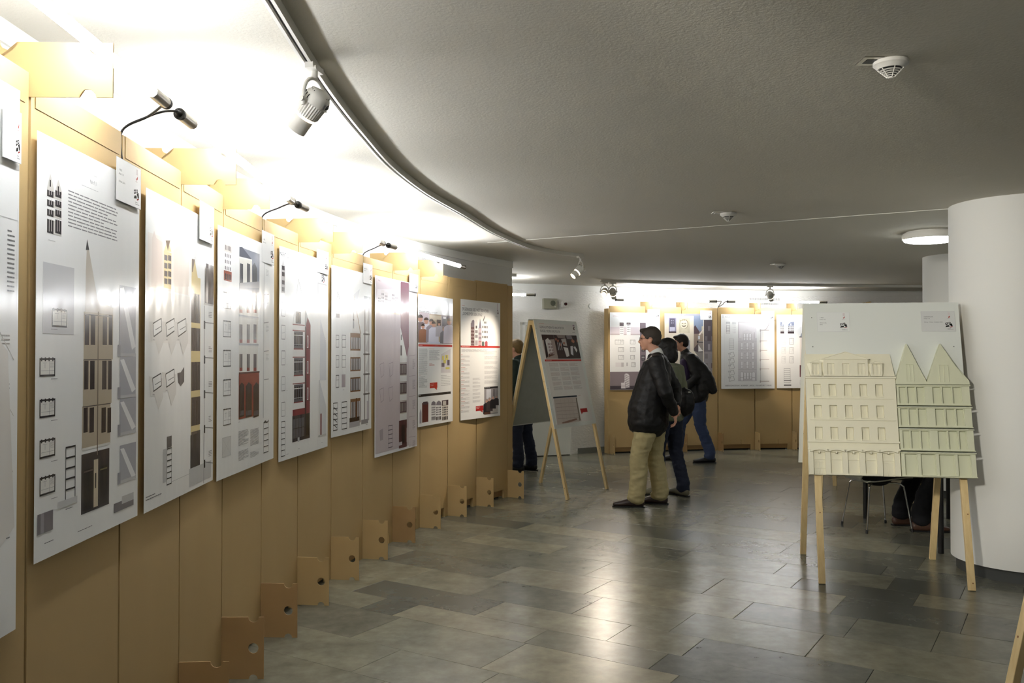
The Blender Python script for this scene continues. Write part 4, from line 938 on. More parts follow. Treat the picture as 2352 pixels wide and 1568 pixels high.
s.poly([(388, 1420), (388, 1205), (410, 1192), (448, 1198), (468, 1230), (468, 1425), (412, 1422), (412, 1438), (332, 1438), (332, 1345), (388, 1345)], (226, 220, 222))
for k in range(7): s.line(390, 1215+k*30, 466, 1250+k*28, (120, 110, 114), .006)
s.line(334, 1400, 404, 1400, (130, 120, 124), .006); s.line(404, 1345, 404, 1438, (130, 120, 124), .006)
s.rect(640, 362, 736, 1166, (122, 110, 116)); s.grid(662, 572, 716, 640, 2, 1, (34, 28, 30), .2); s.rect(672, 600, 690, 640, (236, 236, 236))
for y in (740, 890): s.rect(668, y, 714, y+95, (30, 26, 28)); s.rect(686, y+5, 694, y+90, (236, 234, 234)); s.rect(670, y+36, 712, y+42, (236, 234, 234))
s.line(760, 560, 958, 370, (206, 206, 210), .003); s.done()

s = sheet_on(PF, 'poster', 'poster with a carved stone head and blue sky strip above the bending man', 'poster', (1526.5, 720, 896, 1636, 720, 897), gloss=False, crop=(1510, 690, 9.227), paper=(228, 216, 196))
s.rect(155, 272, 1160, 318, (150, 150, 160)); s.text('HÜHNERMARKT 24', 180, 308, 24, (240, 240, 244), width=.37*s.W); s.lines(556, 292, 625, 302, 1, (220, 220, 224))
s.rect(240, 362, 398, 684, (140, 136, 156)); s.rect(262, 380, 370, 650, (86, 82, 98)); s.grid(280, 400, 350, 500, 2, 2, (156, 152, 168), .5, .5); s.rect(262, 560, 370, 655, (190, 188, 206)); s.rect(240, 655, 396, 684, (60, 42, 44))
for x in (305, 335, 358): s.poly([(x, 655), (x+3, 625), (x+8, 655)], (50, 44, 50))
# the mask: a laughing stone head
s.rect(455, 365, 685, 682, (206, 196, 168)); ST = (226, 218, 194); SH = (150, 138, 112)
s.poly([(565+92*math.cos(R(k)), 495+105*math.sin(R(k))) for k in range(0, 360, 20)], SH); s.poly([(560+80*math.cos(R(k)), 500+96*math.sin(R(k))) for k in range(0, 360, 20)], ST)
for k in range(9): x = 480+k*20; s.poly([(x+16*math.cos(R(j)), 430-16*math.sin(R(k*20))+14*math.sin(R(j))) for j in range(0, 360, 60)], SH if k % 2 else (196, 184, 156))
for x in (532, 590): s.poly([(x+22*math.cos(R(k)), 482+9*math.sin(R(k))) for k in range(0, 360, 30)], (120, 108, 86))
s.poly([(556, 480), (568, 480), (574, 520), (550, 520)], (206, 196, 168)); s.poly([(510, 512), (560, 528), (612, 510), (596, 548), (560, 560), (524, 546)], (112, 100, 80)); s.poly([(524, 520), (560, 532), (600, 518), (590, 530), (560, 540), (530, 532)], (232, 226, 206))
s.poly([(500, 682), (505, 620), (540, 600), (600, 600), (640, 625), (645, 682)], (214, 204, 178))
s.rect(330, 835, 690, 1045, (150, 148, 150)); s.grid(334, 850, 420, 1040, 2, 1, (228, 226, 222), .3); s.rect(360, 850, 384, 1040, (66, 64, 70))
s.poly([(770, 318), (970, 318), (970, 1320), (770, 1060)], (140, 134, 130)); s.poly([(770, 318), (970, 318), (970, 620), (885, 660), (770, 560)], (132, 144, 166))
s.poly([(775, 705), (775, 560), (800, 520), (890, 660), (885, 705)], (84, 68, 72)); s.rect(775, 705, 862, 1060, (146, 128, 116)); s.poly([(776, 1060), (776, 1010), (864, 900), (864, 1100)], (88, 76, 78)); s.rect(938, 545, 968, 700, (206, 196, 168)); s.rect(872, 700, 970, 860, (158, 142, 128))
s.poly([(866, 730), (900, 740), (970, 630), (970, 605), (890, 700)], (228, 214, 206)); s.rect(862, 750, 902, 820, (206, 206, 210)); s.rect(872, 878, 970, 892, (28, 24, 26)); s.rect(872, 1078, 970, 1092, (28, 24, 26)); s.rect(840, 850, 868, 900, (40, 34, 36)); s.rect(868, 892, 968, 1080, (150, 140, 132)); s.poly([(868, 940), (910, 1000), (965, 1070), (868, 1080)], (226, 222, 218))
s.rect(970, 410, 986, 1560, (222, 214, 200)); s.rect(986, 410, 1160, 860, (84, 76, 80)); s.rect(986, 860, 1160, 1080, (108, 102, 108)); s.rect(986, 1080, 1160, 1560, (142, 136, 138))
s.rect(1070, 540, 1122, 640, (120, 112, 116)); s.rect(1008, 755, 1056, 850, (118, 110, 114)); s.rect(1140, 755, 1160, 850, (118, 110, 114)); s.rect(1070, 920, 1116, 1050, (150, 144, 148)); s.rect(1006, 1125, 1066, 1230, (122, 114, 116)); s.rect(1006, 1325, 1066, 1430, (122, 114, 116)); s.rect(1138, 1325, 1160, 1430, (104, 84, 86)); s.done()

s = sheet_on(PF, 'poster', 'white line drawing poster of an arched facade right of the cord on the back screen', 'poster', (1656.5, 721, 893, 1779, 722, 891.5), gloss=False, crop=(1640, 690, 7.126))
LN = (168, 160, 162)
s.rect(130, 238, 164, 288, (222, 222, 222)); s.text('HAUS 28', 176, 276, 18, (136, 132, 134), .85); s.text('HUEHNERMARKT 24', 416, 276, 18, (150, 146, 148), .85); s.text('BEBAUUNG DOM - ROEMER - AREAL  FRANKFURT / MAIN', 186, 1404, 22, (132, 128, 132), width=.86*s.W)
s.outline(170, 290, 945, 1382, (226, 224, 224), .002); s.rect(196, 350, 262, 380, (206, 206, 206)); s.section(202, 410, 256, 512, 4, LN, .006); s.outline(198, 350, 262, 540, LN, .003); s.rect(296, 350, 362, 390, (210, 210, 210)); s.grid(300, 400, 360, 540, 3, 5, (214, 210, 212), .5, .5)
s.section(246, 628, 326, 796, 5, LN, .004)
for k, y in enumerate((848, 945, 1040, 1140, 1238)):
    P = [(238, y+14), (320, y-6), (334, y+64), (254, y+84)]
    for i in range(4): s.line(*P[i], *P[(i+1) % 4], (140, 134, 136), .004)
    s.rect(252, y+18, 276, y+34, (190, 186, 188))
s.rect(396, 352, 694, 640, (228, 224, 226)); s.rect(396, 352, 694, 358, LN); s.rect(398, 352, 405, 612, (150, 140, 142)); s.rect(655, 520, 662, 614, (170, 160, 162)); s.rect(392, 612, 700, 1318, (214, 210, 212))
def arch(x0, y0, x1, y1, c=(150, 144, 146), f=(238, 236, 238)):
    cx = (x0+x1)/2; r_ = (x1-x0)/2
    for e, cc in ((0, c), (3, f)): s.poly([(x0+e, y1-e)] + [(cx-(r_-e)*math.cos(R(k)), y0+r_-(r_-e)*math.sin(R(k))) for k in range(0, 181, 20)] + [(x1-e, y1-e)], cc)
    s.line(x0, (y0+y1)/2+18, x1, (y0+y1)/2+18, c, .003)
s.poly([(450, 640), (450, 560), (470, 505), (545, 470), (620, 505), (650, 560), (650, 640)], (222, 218, 220))
for x in (482, 528, 574): arch(x, 535, x+36, 650)
for y in (688, 842, 992):
    for x in (436, 528, 620): arch(x, y, x+38, y+115)
    for x in (505, 595): s.poly([(x+13*math.cos(R(k)), y+22+13*math.sin(R(k))) for k in range(0, 360, 30)], (200, 196, 198))
for x0, x1, y in ((430, 482, 1165), (486, 524, 1172), (534, 572, 1172), (580, 616, 1172), (622, 674, 1165)): arch(x0, y, x1, 1315 if x0 in (430, 622) else 1285)
for y in (665, 820, 970, 1130): s.line(396, y, 696, y, (190, 186, 188), .004)
s.rect(756, 480, 762, 1330, (176, 168, 168))
for y in (485, 662, 816, 966, 1118, 1320): s.rect(750, y-4, 905 if y > 900 or y == 485 else 870, y+3, (170, 150, 146)); s.rect(750, y-14, 768, y+24, (186, 178, 178))
for k in range(6): s.line(815+k*15, 485-k*k*3.2, 830+k*15, 485-(k+1)**2*3.2, (170, 150, 150), .006)
s.done()

s = sheet_on(PF, 'poster', 'poster with a blue mansard dome partly hidden by the white easel board', 'poster', (1784, 722.5, 891, 1905, 723, 891), gloss=False, crop=(1640, 690, 7.126))
s.lines(1090, 262, 1134, 270, 1, LG); s.lines(1325, 262, 1530, 272, 1, (190, 190, 192))
for x0, x1 in ((1086, 1148), (1208, 1310)):
    s.poly([(x0, 412), (x0, 350), (x0+20, 352), (x1, 412)] if x0 < 1100 else [(x0, 412), (x0+14, 380), (x0+50, 352), (x1, 348), (x1, 412)], (140, 146, 168)); s.grid(x0+3, 415, x1-2, 500, 4 if x0 < 1100 else 5, 3, (80, 78, 84), .5, .3); s.rect(x0, 504, x1, 540, (60, 48, 52))
    s.rect((x0+x1)/2-10, 375, (x0+x1)/2+8, 405, (240, 240, 244))
for y in (612, 764, 915): s.plan(1108, y, 1172, y+108, LG, .003); s.plan(1236, y, 1302, y+108, (110, 106, 108) if y == 612 else (180, 176, 176), .005)
s.section(1144, 1108, 1248, 1345, 7, (120, 116, 118), .004); s.rect(1142, 1302, 1265, 1310, DK); s.rect(1142, 1376, 1264, 1390, DK)
s.rect(1405, 600, 1640, 1062, (226, 218, 212)); s.poly([(1405, 590), (1440, 520), (1490, 410), (1575, 340), (1640, 330), (1640, 590)], (142, 148, 162)); s.rect(1396, 588, 1640, 604, (50, 48, 52)); s.outline(1412, 430, 1480, 585, (226, 222, 222), .003)
for y in (630, 790, 932): s.rect(1436, y, 1488, y+95, (176, 176, 186) if y < 700 else (96, 92, 98)); s.rect(1440, y+50, 1484, y+90, (96, 94, 100)); s.rect(1540, y+10, 1600, y+90, (60, 58, 64))
s.rect(1402, 1060, 1530, 1250, (96, 92, 98)); s.rect(1402, 1060, 1414, 1250, (110, 44, 52)); s.rect(1402, 1058, 1540, 1072, (90, 40, 46)); s.outline(1406, 1300, 1500, 1372, LG, .004); s.done()
for lab, q, t in (('label card on the grey and white poster at the left of the back screen', (1487.5, 710, 731, 1516, 710, 731.5), ('3. PREIS',)),
    ('label card on the stone mask poster', (1609, 712.5, 734, 1636, 713, 734.5), ('1. PREIS', 'Arbeit 1105', '', 'Architekten, Berlin')),
    ('label card on the arched facade line drawing', (1749, 713.5, 735, 1779, 714, 736), ('3. PREIS',))):
    card_print(sheet_on(PF, 'label_card', lab, 'label card', q, off=.022, gloss=False), t)

# ------------------------------------------------------------------ easels
def easel(label, A, u, nh, W=.92, H=1.865, spread=.45, back=True, bw=0.0, fl=1.17, cut=False):
    A = Vector((A[0], A[1], 0)); u = Vector((u[0], u[1], 0)).normalized(); n = Vector((-u.y, u.x, 0)); 
    if n.dot(Vector((nh[0], nh[1], 0))) < 0: n = -n
    r = thing('easel', label, 'easel', A + u*W/2); o = r.location; planes = []
    for side in (1, -1):
        nn = n*side; top = A + Vector((0, 0, H)) + nn*.0295; dn = (nn*(spread-.0295) - Vector((0, 0, H))); L = dn.length; dn.normalize()
        out = Vector((0, 0, 1))*(nn.dot(nn)*spread) + nn*H; out.normalize()
        for k in (0, 1):
            base = top + u*((W-.042)*k); T = frame(base, u, z=-dn)
            mb = MB(); w_ = .042; t = .028
            sgn = 1 if (T.to_3x3() @ Vector((0, 1, 0))).dot(out) > 0 else -1
            y0, y1 = sorted((0, -t*sgn))
            mb.box((0, y0, -L+.004), (w_, y1, 0), T)
            lg = mb.build('leg', M['pine'], r, o, bevel=.002)
            rnd = random.Random(int(A.x*100)+k*7+side)
            km = MB()
            for j in range(5):
                zz = -L*(.12 + .2*j + rnd.random()*.1); xx = .01+rnd.random()*.02
                km.lathe([(.0045, 0), (.004, .0006)], T @ Matrix.Translation((xx, (.0001 if sgn > 0 else -.0001), zz)) @ Matrix.Rotation(R(-90*sgn), 4, 'X'), 10)
                km.lathe([(.004, 0), (.0035, .0006)], T @ Matrix.Translation((-.0001 if k == 0 else w_+.0001, -.014*sgn, zz+.07)) @ Matrix.Rotation(R(-90 if k == 0 else 90), 4, 'Y'), 10)
            km.build('knot', M['knot'], lg, o)
        T = frame(top + u*(-bw), u, z=-dn); sgn = 1 if (T.to_3x3() @ Vector((0, 1, 0))).dot(out) > 0 else -1
        y0, y1 = sorted((.0005*sgn, .006*sgn))
        mb = MB(); mb.box((0, y0, -fl), (W+2*bw, y1, .012), T); mb.build('board', M['board'], r, o)
        y0, y1 = sorted((0, -.0012*sgn)); 
        MB().box((.045+bw, y0, -fl+.01), (W+bw-.045, y1, 0), T).build('board_back', M['board_back'], r, o)
        mb = MB()
        for zz in (-.09, -.3, -.52, -.74, -.96):
            for xx in (bw+.02, W+bw-.02): mb.lathe([(.0032, 0), (.002, .0012)], T @ Matrix.Translation((xx, .0061*sgn, zz)) @ Matrix.Rotation(R(-90*sgn), 4, 'X'), 10)
        mb.build('nail_head', M['black'], r, o)
        planes.append((top, u, dn, out, T, L))
    MB().box((0, -.026, -.05), (W, .026, -.004), frame(A + Vector((0, 0, H)), u)).build('ridge_batten', M['pine'], r, o)
    return r, planes

me_, mp = easel('wooden A-frame easel in the middle of the room carrying an information poster', (.20, 9.235), (.51, .77), (.36, -.235))
fe_, fp = easel('wooden A-frame easel at the right holding two facade reliefs', (2.09, 6.155), (.9, -.17), (-.18, -.9), W=.95, bw=.028, H=1.845)
easel('wooden easel standing behind the relief easel, only its legs showing', (3.46, 9.62), (.8, -.46), (-.4, -.75))
easel('wooden easel at the right edge of the picture, mostly out of view', (2.105, 2.16), (.0, 1), (-1, 0))
# poster on the middle easel
top, u, dn, out, T, L = mp[0]
s = Sheet('poster', 'information poster about architects and citizens pinned on the middle easel', 'poster', top + u*.055 + dn*.03 + out*.0085, u, dn, .80, 1.10, gloss=True, crop=(1210, 720, 5.6), paper=(236, 234, 230))
s.lines(160, 126, 265, 138, 1, (214, 120, 100)); s.text('GESPRÄCHSTHEMA FÜR ARCHITEKTEN,', 166, 186, 30, (92, 88, 96), width=.655*s.W); s.text('BÜRGER, MEDIEN UND POLITIK', 176, 236, 30, (92, 88, 96), width=.52*s.W)
s.poly([(574, 82), (604, 84), (618, 165), (590, 162)], (176, 156, 172)); s.poly([(592, 190), (608, 165), (614, 185), (604, 190), (620, 214), (600, 208)], (60, 30, 44)); s.lines(586, 238, 642, 250, 1, GREY)
def q4(a, b, c, d, colr): s.poly([a, b, c, d], colr)
q4((186, 268), (342, 272), (404, 580), (248, 580), (176, 160, 152)); s.poly([(186, 268), (342, 272), (350, 330), (200, 340)], (70, 50, 50)); s.poly([(230, 345), (270, 312), (285, 335), (310, 350), (345, 500), (280, 540), (262, 440)], (226, 220, 218)); s.poly([(216, 335), (236, 340), (278, 550), (250, 572)], (40, 26, 26)); s.poly([(280, 520), (350, 490), (356, 530), (286, 558)], (98, 66, 52))
for j in range(4):
    for i in range(2): s.poly([(268+i*34+j*8, 382+j*40), (292+i*34+j*8, 376+j*40), (298+i*34+j*8, 402+j*40), (274+i*34+j*8, 408+j*40)], (170, 150, 150))
q4((342, 272), (498, 278), (556, 580), (404, 580), (66, 48, 48)); q4((380, 275), (490, 280), (492, 320), (400, 312), (150, 136, 132)); s.poly([(440, 330), (500, 320), (520, 420), (470, 410)], (196, 186, 180)); s.poly([(470, 430), (530, 440), (548, 545), (512, 556)], (230, 226, 224))
for x, y in ((375, 330), (400, 350), (478, 380), (430, 400)): s.poly([(x+12*math.cos(R(k)), y+18*math.sin(R(k))) for k in range(0, 360, 45)], (170, 110, 90))
for x in (392, 412, 436): q4((x, 370), (x+7, 370), (x+22, 470), (x+14, 470), (200, 196, 200))
q4((498, 278), (650, 282), (702, 578), (556, 580), (58, 46, 48)); q4((500, 280), (570, 282), (590, 330), (520, 328), (140, 132, 138)); s.poly([(560, 420), (590, 415), (600, 540), (566, 520)], (226, 224, 230)); s.poly([(600, 430), (620, 420), (650, 470), (640, 500)], (226, 222, 226))
for x, y in ((600, 360), (650, 350), (585, 350)): s.poly([(x+13*math.cos(R(k)), y+20*math.sin(R(k))) for k in range(0, 360, 45)], (180, 122, 100))
q4((232, 590), (718, 587), (722, 608), (234, 614), RED)
s.lines(248, 600, 370, 607, 1, (236, 180, 170), .6)
cols_ = [(255, 640, 400, 960), (420, 632, 560, 1020), (572, 632, 716, 970)]
W, H = s.W, s.H
for i, a in enumerate((.10, .37, .64)):
    for j in range(6): s.mlines(a*W, (.40+j*.047)*H, (a+.235)*W, (.40+j*.047+.036)*H, 5, (176, 172, 172) if (i+j) % 2 else (190, 168, 164), .4, i*9+j)
q4((336, 1070), (642, 1050), (646, 1068), (340, 1092), (66, 72, 80)); s.poly([(345, 1094), (640, 1072), (702, 1378), (396, 1440)], (206, 196, 188)); s.poly([(628, 1080), (642, 1080), (690, 1370), (678, 1378)], (130, 120, 106))
for k in range(5): s.line(372+k*6, 1160+k*48, 640+k*10, 1140+k*48, (170, 158, 150), .004); s.line(430+k*50, 1090, 470+k*50, 1400, (188, 178, 170), .004)
s.poly([(450, 1400), (530, 1375), (640, 1345), (650, 1365), (540, 1400), (460, 1412)], (150, 120, 106)); s.lines(660, 1055, 720, 1062, 1, RED)
q4((684, 1222), (772, 1212), (782, 1262), (696, 1272), (180, 52, 48)); s.poly([(700, 1270), (704, 1296), (722, 1268)], (180, 52, 48)); s.done()

# ------------------------------------------------------------------ facade reliefs on the right easel
top, u, dn, out, T0, L = fp[0]
sg = 1 if (T0.to_3x3() @ Vector((0, 1, 0))).dot(out) > 0 else -1
def rel_frame(x, slope_len, off=.007):              # x along the ridge, distance down the board
    o_ = top + u*x + dn*slope_len + out*off
    Tm = Matrix.Identity(4)
    for i in range(3): Tm[i][0] = u[i]; Tm[i][1] = -out[i]; Tm[i][2] = -dn[i]; Tm[i][3] = o_[i]
    return Tm
RS = .001407
def leaf_window(T, r, o, x0, z0, x1, z1, y, m, nleaf=2, head=False):
    mb = MB(); w_ = (x1-x0)/nleaf
    for k in range(nleaf):
        a, b = x0+w_*k+.0012, x0+w_*(k+1)-.0012
        mb.box((a, y-.0016, z0+.001), (a+.004, y, z1-.001), T); mb.box((b-.004, y-.0016, z0+.001), (b, y, z1-.001), T)
        mb.box((a, y-.0016, z1-.005), (b, y, z1-.001), T); mb.box((a, y-.0016, z0+.001), (b, y, z0+.005), T)
    mb.box(((x0+x1)/2-.001, y-.003, z0), ((x0+x1)/2+.001, y, z1), T)
    return mb.build('window', m, r, o)
Wl = .575
T = rel_frame(-.040, 1.185)
r = thing('facade_relief', 'cream architectural relief of a mansard-roofed house with round-arched shopfronts, left one on the easel', 'relief model', T.translation); o = r.location
sx = Wl/452
def X(x): return (x-135)*sx
def Z(y): return (908-y)*RS
m = M['cream']
rows = [(472, 532), (575, 636), (680, 741)]; cxs = [191, 269, 347, 425, 504]
holes = [(X(c-19), Z(b), X(c+19), Z(a)) for a, b in rows for c in cxs]
mb = MB(); holed(mb, 0, Z(748), Wl, Z(440), holes, 0, -.040, T); mb.box((0, -.018, Z(748)), (Wl, 0, Z(440)), T); mb.build('upper_wall', m, r, o)
for a, b in rows:
    for c in cxs:
        leaf_window(T, r, o, X(c-19), Z(b), X(c+19), Z(a), -.018, m)
        MB().box((X(c-21), -.046, Z(b+3)), (X(c+21), -.0395, Z(b-2)), T).build('window_sill', m, r, o)
for y in (540, 644): MB().box((X(150), -.047, Z(y+4)), (X(572), -.0395, Z(y-1)), T).build('cornice', m, r, o)
for y, p in ((750, .052), (440, .052), (786, .05)): MB().box((-.004, -p, Z(y+5)), (Wl+.004, -.03, Z(y-4)), T).build('cornice', m, r, o)
MB().box((0, -.040, Z(786)), (Wl, 0, Z(748)), T).build('frieze', m, r, o)
# ground floor: five segmental arches
ax = [(158, 218), (244, 303), (330, 388), (416, 474), (501, 560)]
mb = MB(); mb.box((0, -.022, 0), (Wl, 0, Z(786)), T); mb.build('shopfront_back', m, r, o)
mb = MB()
bx = [0] + [v for a in ax for v in (X(a[0]), X(a[1]))] + [Wl]
for k in range(0, len(bx), 2): mb.box((bx[k], -.040, 0), (bx[k+1], -.02, Z(800)), T)
mb.box((0, -.038, Z(800)), (Wl, -.02, Z(786)), T)
mb.build('pier', m, r, o)
for i, (a, b) in enumerate(ax):
    x0, x1 = X(a), X(b); xm = (x0+x1)/2; hw = (x1-x0)/2+.022
    P = [(xm-hw, Z(800))] + [(xm+hw*t, Z(786)+.012*(1-t*t)-.004) for t in [k/6-1 for k in range(13)]] + [(xm+hw, Z(800))] + [(xm+hw*t*.8, Z(800)+.010*(1-t*t)+.001) for t in [1-k/6 for k in range(13)]]
    mb = MB(); ngon_prism(mb, P, -.058, -.03, T); mb.build('arch_hood', m, r, o)
    MB().box((xm-.005, -.050, Z(806)), (xm+.005, -.022, Z(796)), T).build('keystone', m, r, o)
    MB().box((x0, -.028, Z(836)), (x1, -.02, Z(831)), T).build('transom', m, r, o)
    if i in (0, 4):
        leaf_window(T, r, o, x0+.002, .004, x1-.002, Z(845), -.022, m, 2 if i == 4 else 4)
        if i == 0: MB().box((x0, -.027, Z(876)), (x1, -.02, Z(873)), T).build('transom', m, r, o)
    else:
        P = [(x0-.004, 0), (x1+.010, 0), (x1, .014), (x0, .014)]; mb = MB(); ngon_prism(mb, P, -.042, -.02, T); mb.build('window_sill', m, r, o)
# mansard roof, sloping back, with three dormer groups
zr0, zr1 = Z(432), Z(318)
mb = MB(); inset = .010
mb.add([T @ Vector(p) for p in ((0, 0, zr0), (Wl, 0, zr0), (Wl, -.036, zr0), (0, -.036, zr0), (0, 0, zr1), (Wl-.018, 0, zr1), (Wl-.018, -.008, zr1), (0, -.008, zr1))],
       [(3, 2, 6, 7), (0, 3, 7, 4), (2, 1, 5, 6), (7, 6, 5, 4), (1, 0, 4, 5), (0, 1, 2, 3)]); mb.build('roof', m, r, o)
def ry(z): return -.036 + .028*(z-zr0)/(zr1-zr0)
def dormer(x0, x1, zt, peak, wins, name):
    mb = MB(); holed(mb, x0, zr0, x1, zt, wins, -.012, -.046, T)
    mb.build(name, m, r, o)
    mb = MB()
    for w_ in wins: mb.box((w_[0], -.038, w_[1]), (w_[2], -.034, w_[3]), T)
    mb.build('window_back', m, r, o)
    for w_ in wins: leaf_window(T, r, o, *w_, -.038, m)
    xm = (x0+x1)/2; e = .010 if wins and len(wins) > 1 else .005
    mb = MB(); ngon_prism(mb, [(x0-e, zt), (x1+e, zt), (xm, peak)], -.050, -.004, T); mb.build('pediment', m, r, o)
    mb = MB(); mb.box((x0-e, -.054, zt-.003), (x1+e, -.046, zt+.002), T)
    for s_ in (-1, 1):
        p0_, p1_ = Vector((xm+s_*((x1-x0)/2+e), -.05, zt)), Vector((xm, -.05, peak)); 
        mb.tube([T @ p0_, T @ p1_], .0028, 6)
    mb.build('moulding', m, r, o)
    for s_, xe in ((-1, x0), (1, x1)):                # cheeks spreading onto the roof
        w_ = .022
        mb = MB(); mb.add([T @ Vector(p) for p in ((xe, -.044, zr0), (xe+s_*w_*.2, -.036, zr0), (xe, -.044, zt), (xe+s_*w_, ry(zt), zt-.004), (xe, ry(zt), zt+.0))], [(0, 1, 3, 2), (2, 3, 4), (0, 2, 4), (0, 4, 3, 1)]); mb.build('dormer_cheek', m, r, o)
dormer(X(228), X(453), Z(348), Z(314), [(X(c-18), Z(424), X(c+18), Z(370)) for c in (264, 341, 420)], 'dormer_wall')
dormer(X(161), X(216), Z(366), Z(355), [(X(170), Z(424), X(205), Z(370))], 'dormer_wall')
dormer(X(467), X(524), Z(370), Z(359), [(X(477), Z(426), X(515), Z(373))], 'dormer_wall')

Wr = .452; T = rel_frame(-.040+Wl+.006, 1.185)
r = thing('facade_relief', 'pale green architectural relief of a twin-gabled house with window bands, right one on the easel', 'relief model', T.translation); o = r.location
sx2 = Wr/345
def X(x): return (x-588)*sx2
def Z(y): return (922-y)*RS
m = M['green']; XV = X(734)
fl_ = [((492, 585), .040), ((597, 690), .044), ((702, 800), .048), ((812, 922), .052)]
wins = [[(597, 634), (637, 678), (681, 721), (757, 799), (803, 850), (853, 896)], [(597, 634), (637, 678), (681, 723), (762, 808), (812, 857), (861, 900)], [(600, 636), (640, 683), (687, 728), (766, 812), (816, 861), (865, 902)], [(603, 664), (678, 750), (763, 838), (850, 912)]]
for (yy, dpt), ww in zip(fl_, wins):
    z0_, z1_ = Z(yy[1]), Z(yy[0]); ground = dpt == .052
    hs = [(X(a), z0_+(.014 if not ground else .010), X(b), z1_-.007) for a, b in ww]
    mb = MB(); holed(mb, 0, z0_, Wr, z1_, hs, 0, -dpt, T); mb.box((0, -dpt+.024, z0_), (Wr, 0, z1_), T); mb.build('storey', m, r, o)
    for h in hs:
        mb = MB(); mb.box((h[0]+.001, -dpt+.0215, h[1]+.001), (h[2]-.001, -dpt+.024, h[3]-.001), T); mb.box((h[0]+.0005, -dpt+.006, h[1]), (h[0]+.004, -dpt+.012, h[3]), T); mb.box((h[2]-.004, -dpt+.006, h[1]), (h[2]-.0005, -dpt+.012, h[3]), T)
        mb.build('window', m, r, o)
    MB().box((-.004, -dpt-.012, z1_-.0015), (Wr+.004, -.02, z1_+.004), T).build('cornice', m, r, o)
    MB().box((-.003, -dpt-.007, z0_-.001), (Wr+.003, -.02, z0_+.004), T).build('floor_ledge', m, r, o)
    if not ground: MB().box((XV-.004, -dpt-.001, z0_), (XV+.010, -dpt+.004, z1_), T).build('middle_post', m, r, o)
MB().box((X(678), -.062, .006), (X(845), -.05, .010), T).build('shop_step', m, r, o)
def gable(P, win):
    mb = MB(); ngon_prism(mb, P, -.042, 0, T); mb.build('gable', m, r, o)
    x0, z0_, x1, z1_ = win
    mb = MB(); mb.box((x0, -.0432, z0_), (x1, -.042, z1_), T)
    for a in (x0, x1-.002, (x0+x1)/2-.001): mb.box((a, -.0455, z0_), (a+.002, -.042, z1_), T)
    mb.box((x0, -.048, z1_), (x1, -.042, z1_+.003), T); mb.build('window', m, r, o)
gable([(-.004, Z(485)), (XV, Z(485)), (XV, Z(474)), (X(648), Z(285)), (-.004, Z(468))], (X(638), Z(470), X(674), Z(389)))
gable([(XV, Z(485)), (Wr+.004, Z(485)), (Wr+.002, Z(466)), (X(862), Z(374)), (X(810), Z(285)), (XV, Z(474))], (X(796), Z(472), X(840), Z(392)))

# two clear-sleeved cards on the easel board
for lab, qx, t, gl in (('card reading 1. PREIS at the top left of the white easel board', .055, ('1. PREIS', 'Arbeit 1144', '', 'Ulrich von Ey,', 'Berlin'), False), ('shiny sleeved card reading ANERKENNUNG at the top right of the easel board', .735, ('ANERKENNUNG', 'Arbeit 1143', '', 'Wörner + Partner Architekten BDA,'), True)):
    s = Sheet('label_card', lab, 'label card', top + u*qx + dn*.052 + out*.009, u, dn, .215, .142, gloss=gl, paper=(214, 216, 214) if gl else (226, 229, 226)); card_print(s, t, (84, 84, 88))

# ------------------------------------------------------------------ people
def ring_loft(mb, pts, rad, side=None, n=16):
    """tapered elliptical loft through points; rad = (half width along side, half depth); rounded ends"""
    P = [Vector(p) for p in pts]; k = len(mb.v)
    rings = []
    def fr(t, sd):
        s_ = Vector(sd); s_ = (s_ - t*s_.dot(t)); s_ = s_.normalized() if s_.length > 1e-4 else t.orthogonal().normalized(); return s_, t.cross(s_)
    sd = side or (0, 1, 0)
    t0 = (P[1]-P[0]).normalized(); t1 = (P[-1]-P[-2]).normalized()
    def R2(r): return r if isinstance(r, (tuple, list)) else (r, r)
    a, b = R2(rad[0]); m_ = min(a, b)
    for q in (.98, .8, .45): rings.append((P[0] - t0*m_*.7*q, t0, a*math.sqrt(1-q*q), b*math.sqrt(1-q*q)))
    for i, p in enumerate(P):
        t = (P[min(i+1, len(P)-1)] - P[max(i-1, 0)]).normalized(); a, b = R2(rad[i]); rings.append((p, t, a, b))
    a, b = R2(rad[-1]); m_ = min(a, b)
    for q in (.45, .8, .98): rings.append((P[-1] + t1*m_*.7*q, t1, a*math.sqrt(1-q*q), b*math.sqrt(1-q*q)))
    for p, t, a, b in rings:
        u_, v_ = fr(t, sd)
        for j in range(n):
            an = 2*math.pi*j/n; mb.v.append(tuple(p + u_*math.cos(an)*a + v_*math.sin(an)*b))
    for i in range(len(rings)-1):
        for j in range(n): mb.f.append([k+i*n+j, k+i*n+(j+1) % n, k+(i+1)*n+(j+1) % n, k+(i+1)*n+j]); mb.m.append(0); mb.c.append(None)
    mb.f.append([k+j for j in range(n)][::-1]); mb.m.append(0); mb.c.append(None)
    mb.f.append([k+(len(rings)-1)*n+j for j in range(n)]); mb.m.append(0); mb.c.append(None)
def ball(mb, c, r, T=None, n=14):
    rx, ry, rz = r if isinstance(r, (tuple, list)) else (r, r, r); c = Vector(c)
    bm = bmesh.new(); bmesh.ops.create_icosphere(bm, subdivisions=3, radius=1); bm.verts.index_update()
    vs = []
    for v in bm.verts:
        p = Vector((v.co.x*rx, v.co.y*ry, v.co.z*rz)); p = (T.to_3x3() @ p) if T else p; vs.append(c+p)
    mb.add(vs, [[v.index for v in f.verts] for f in bm.faces]); bm.free()
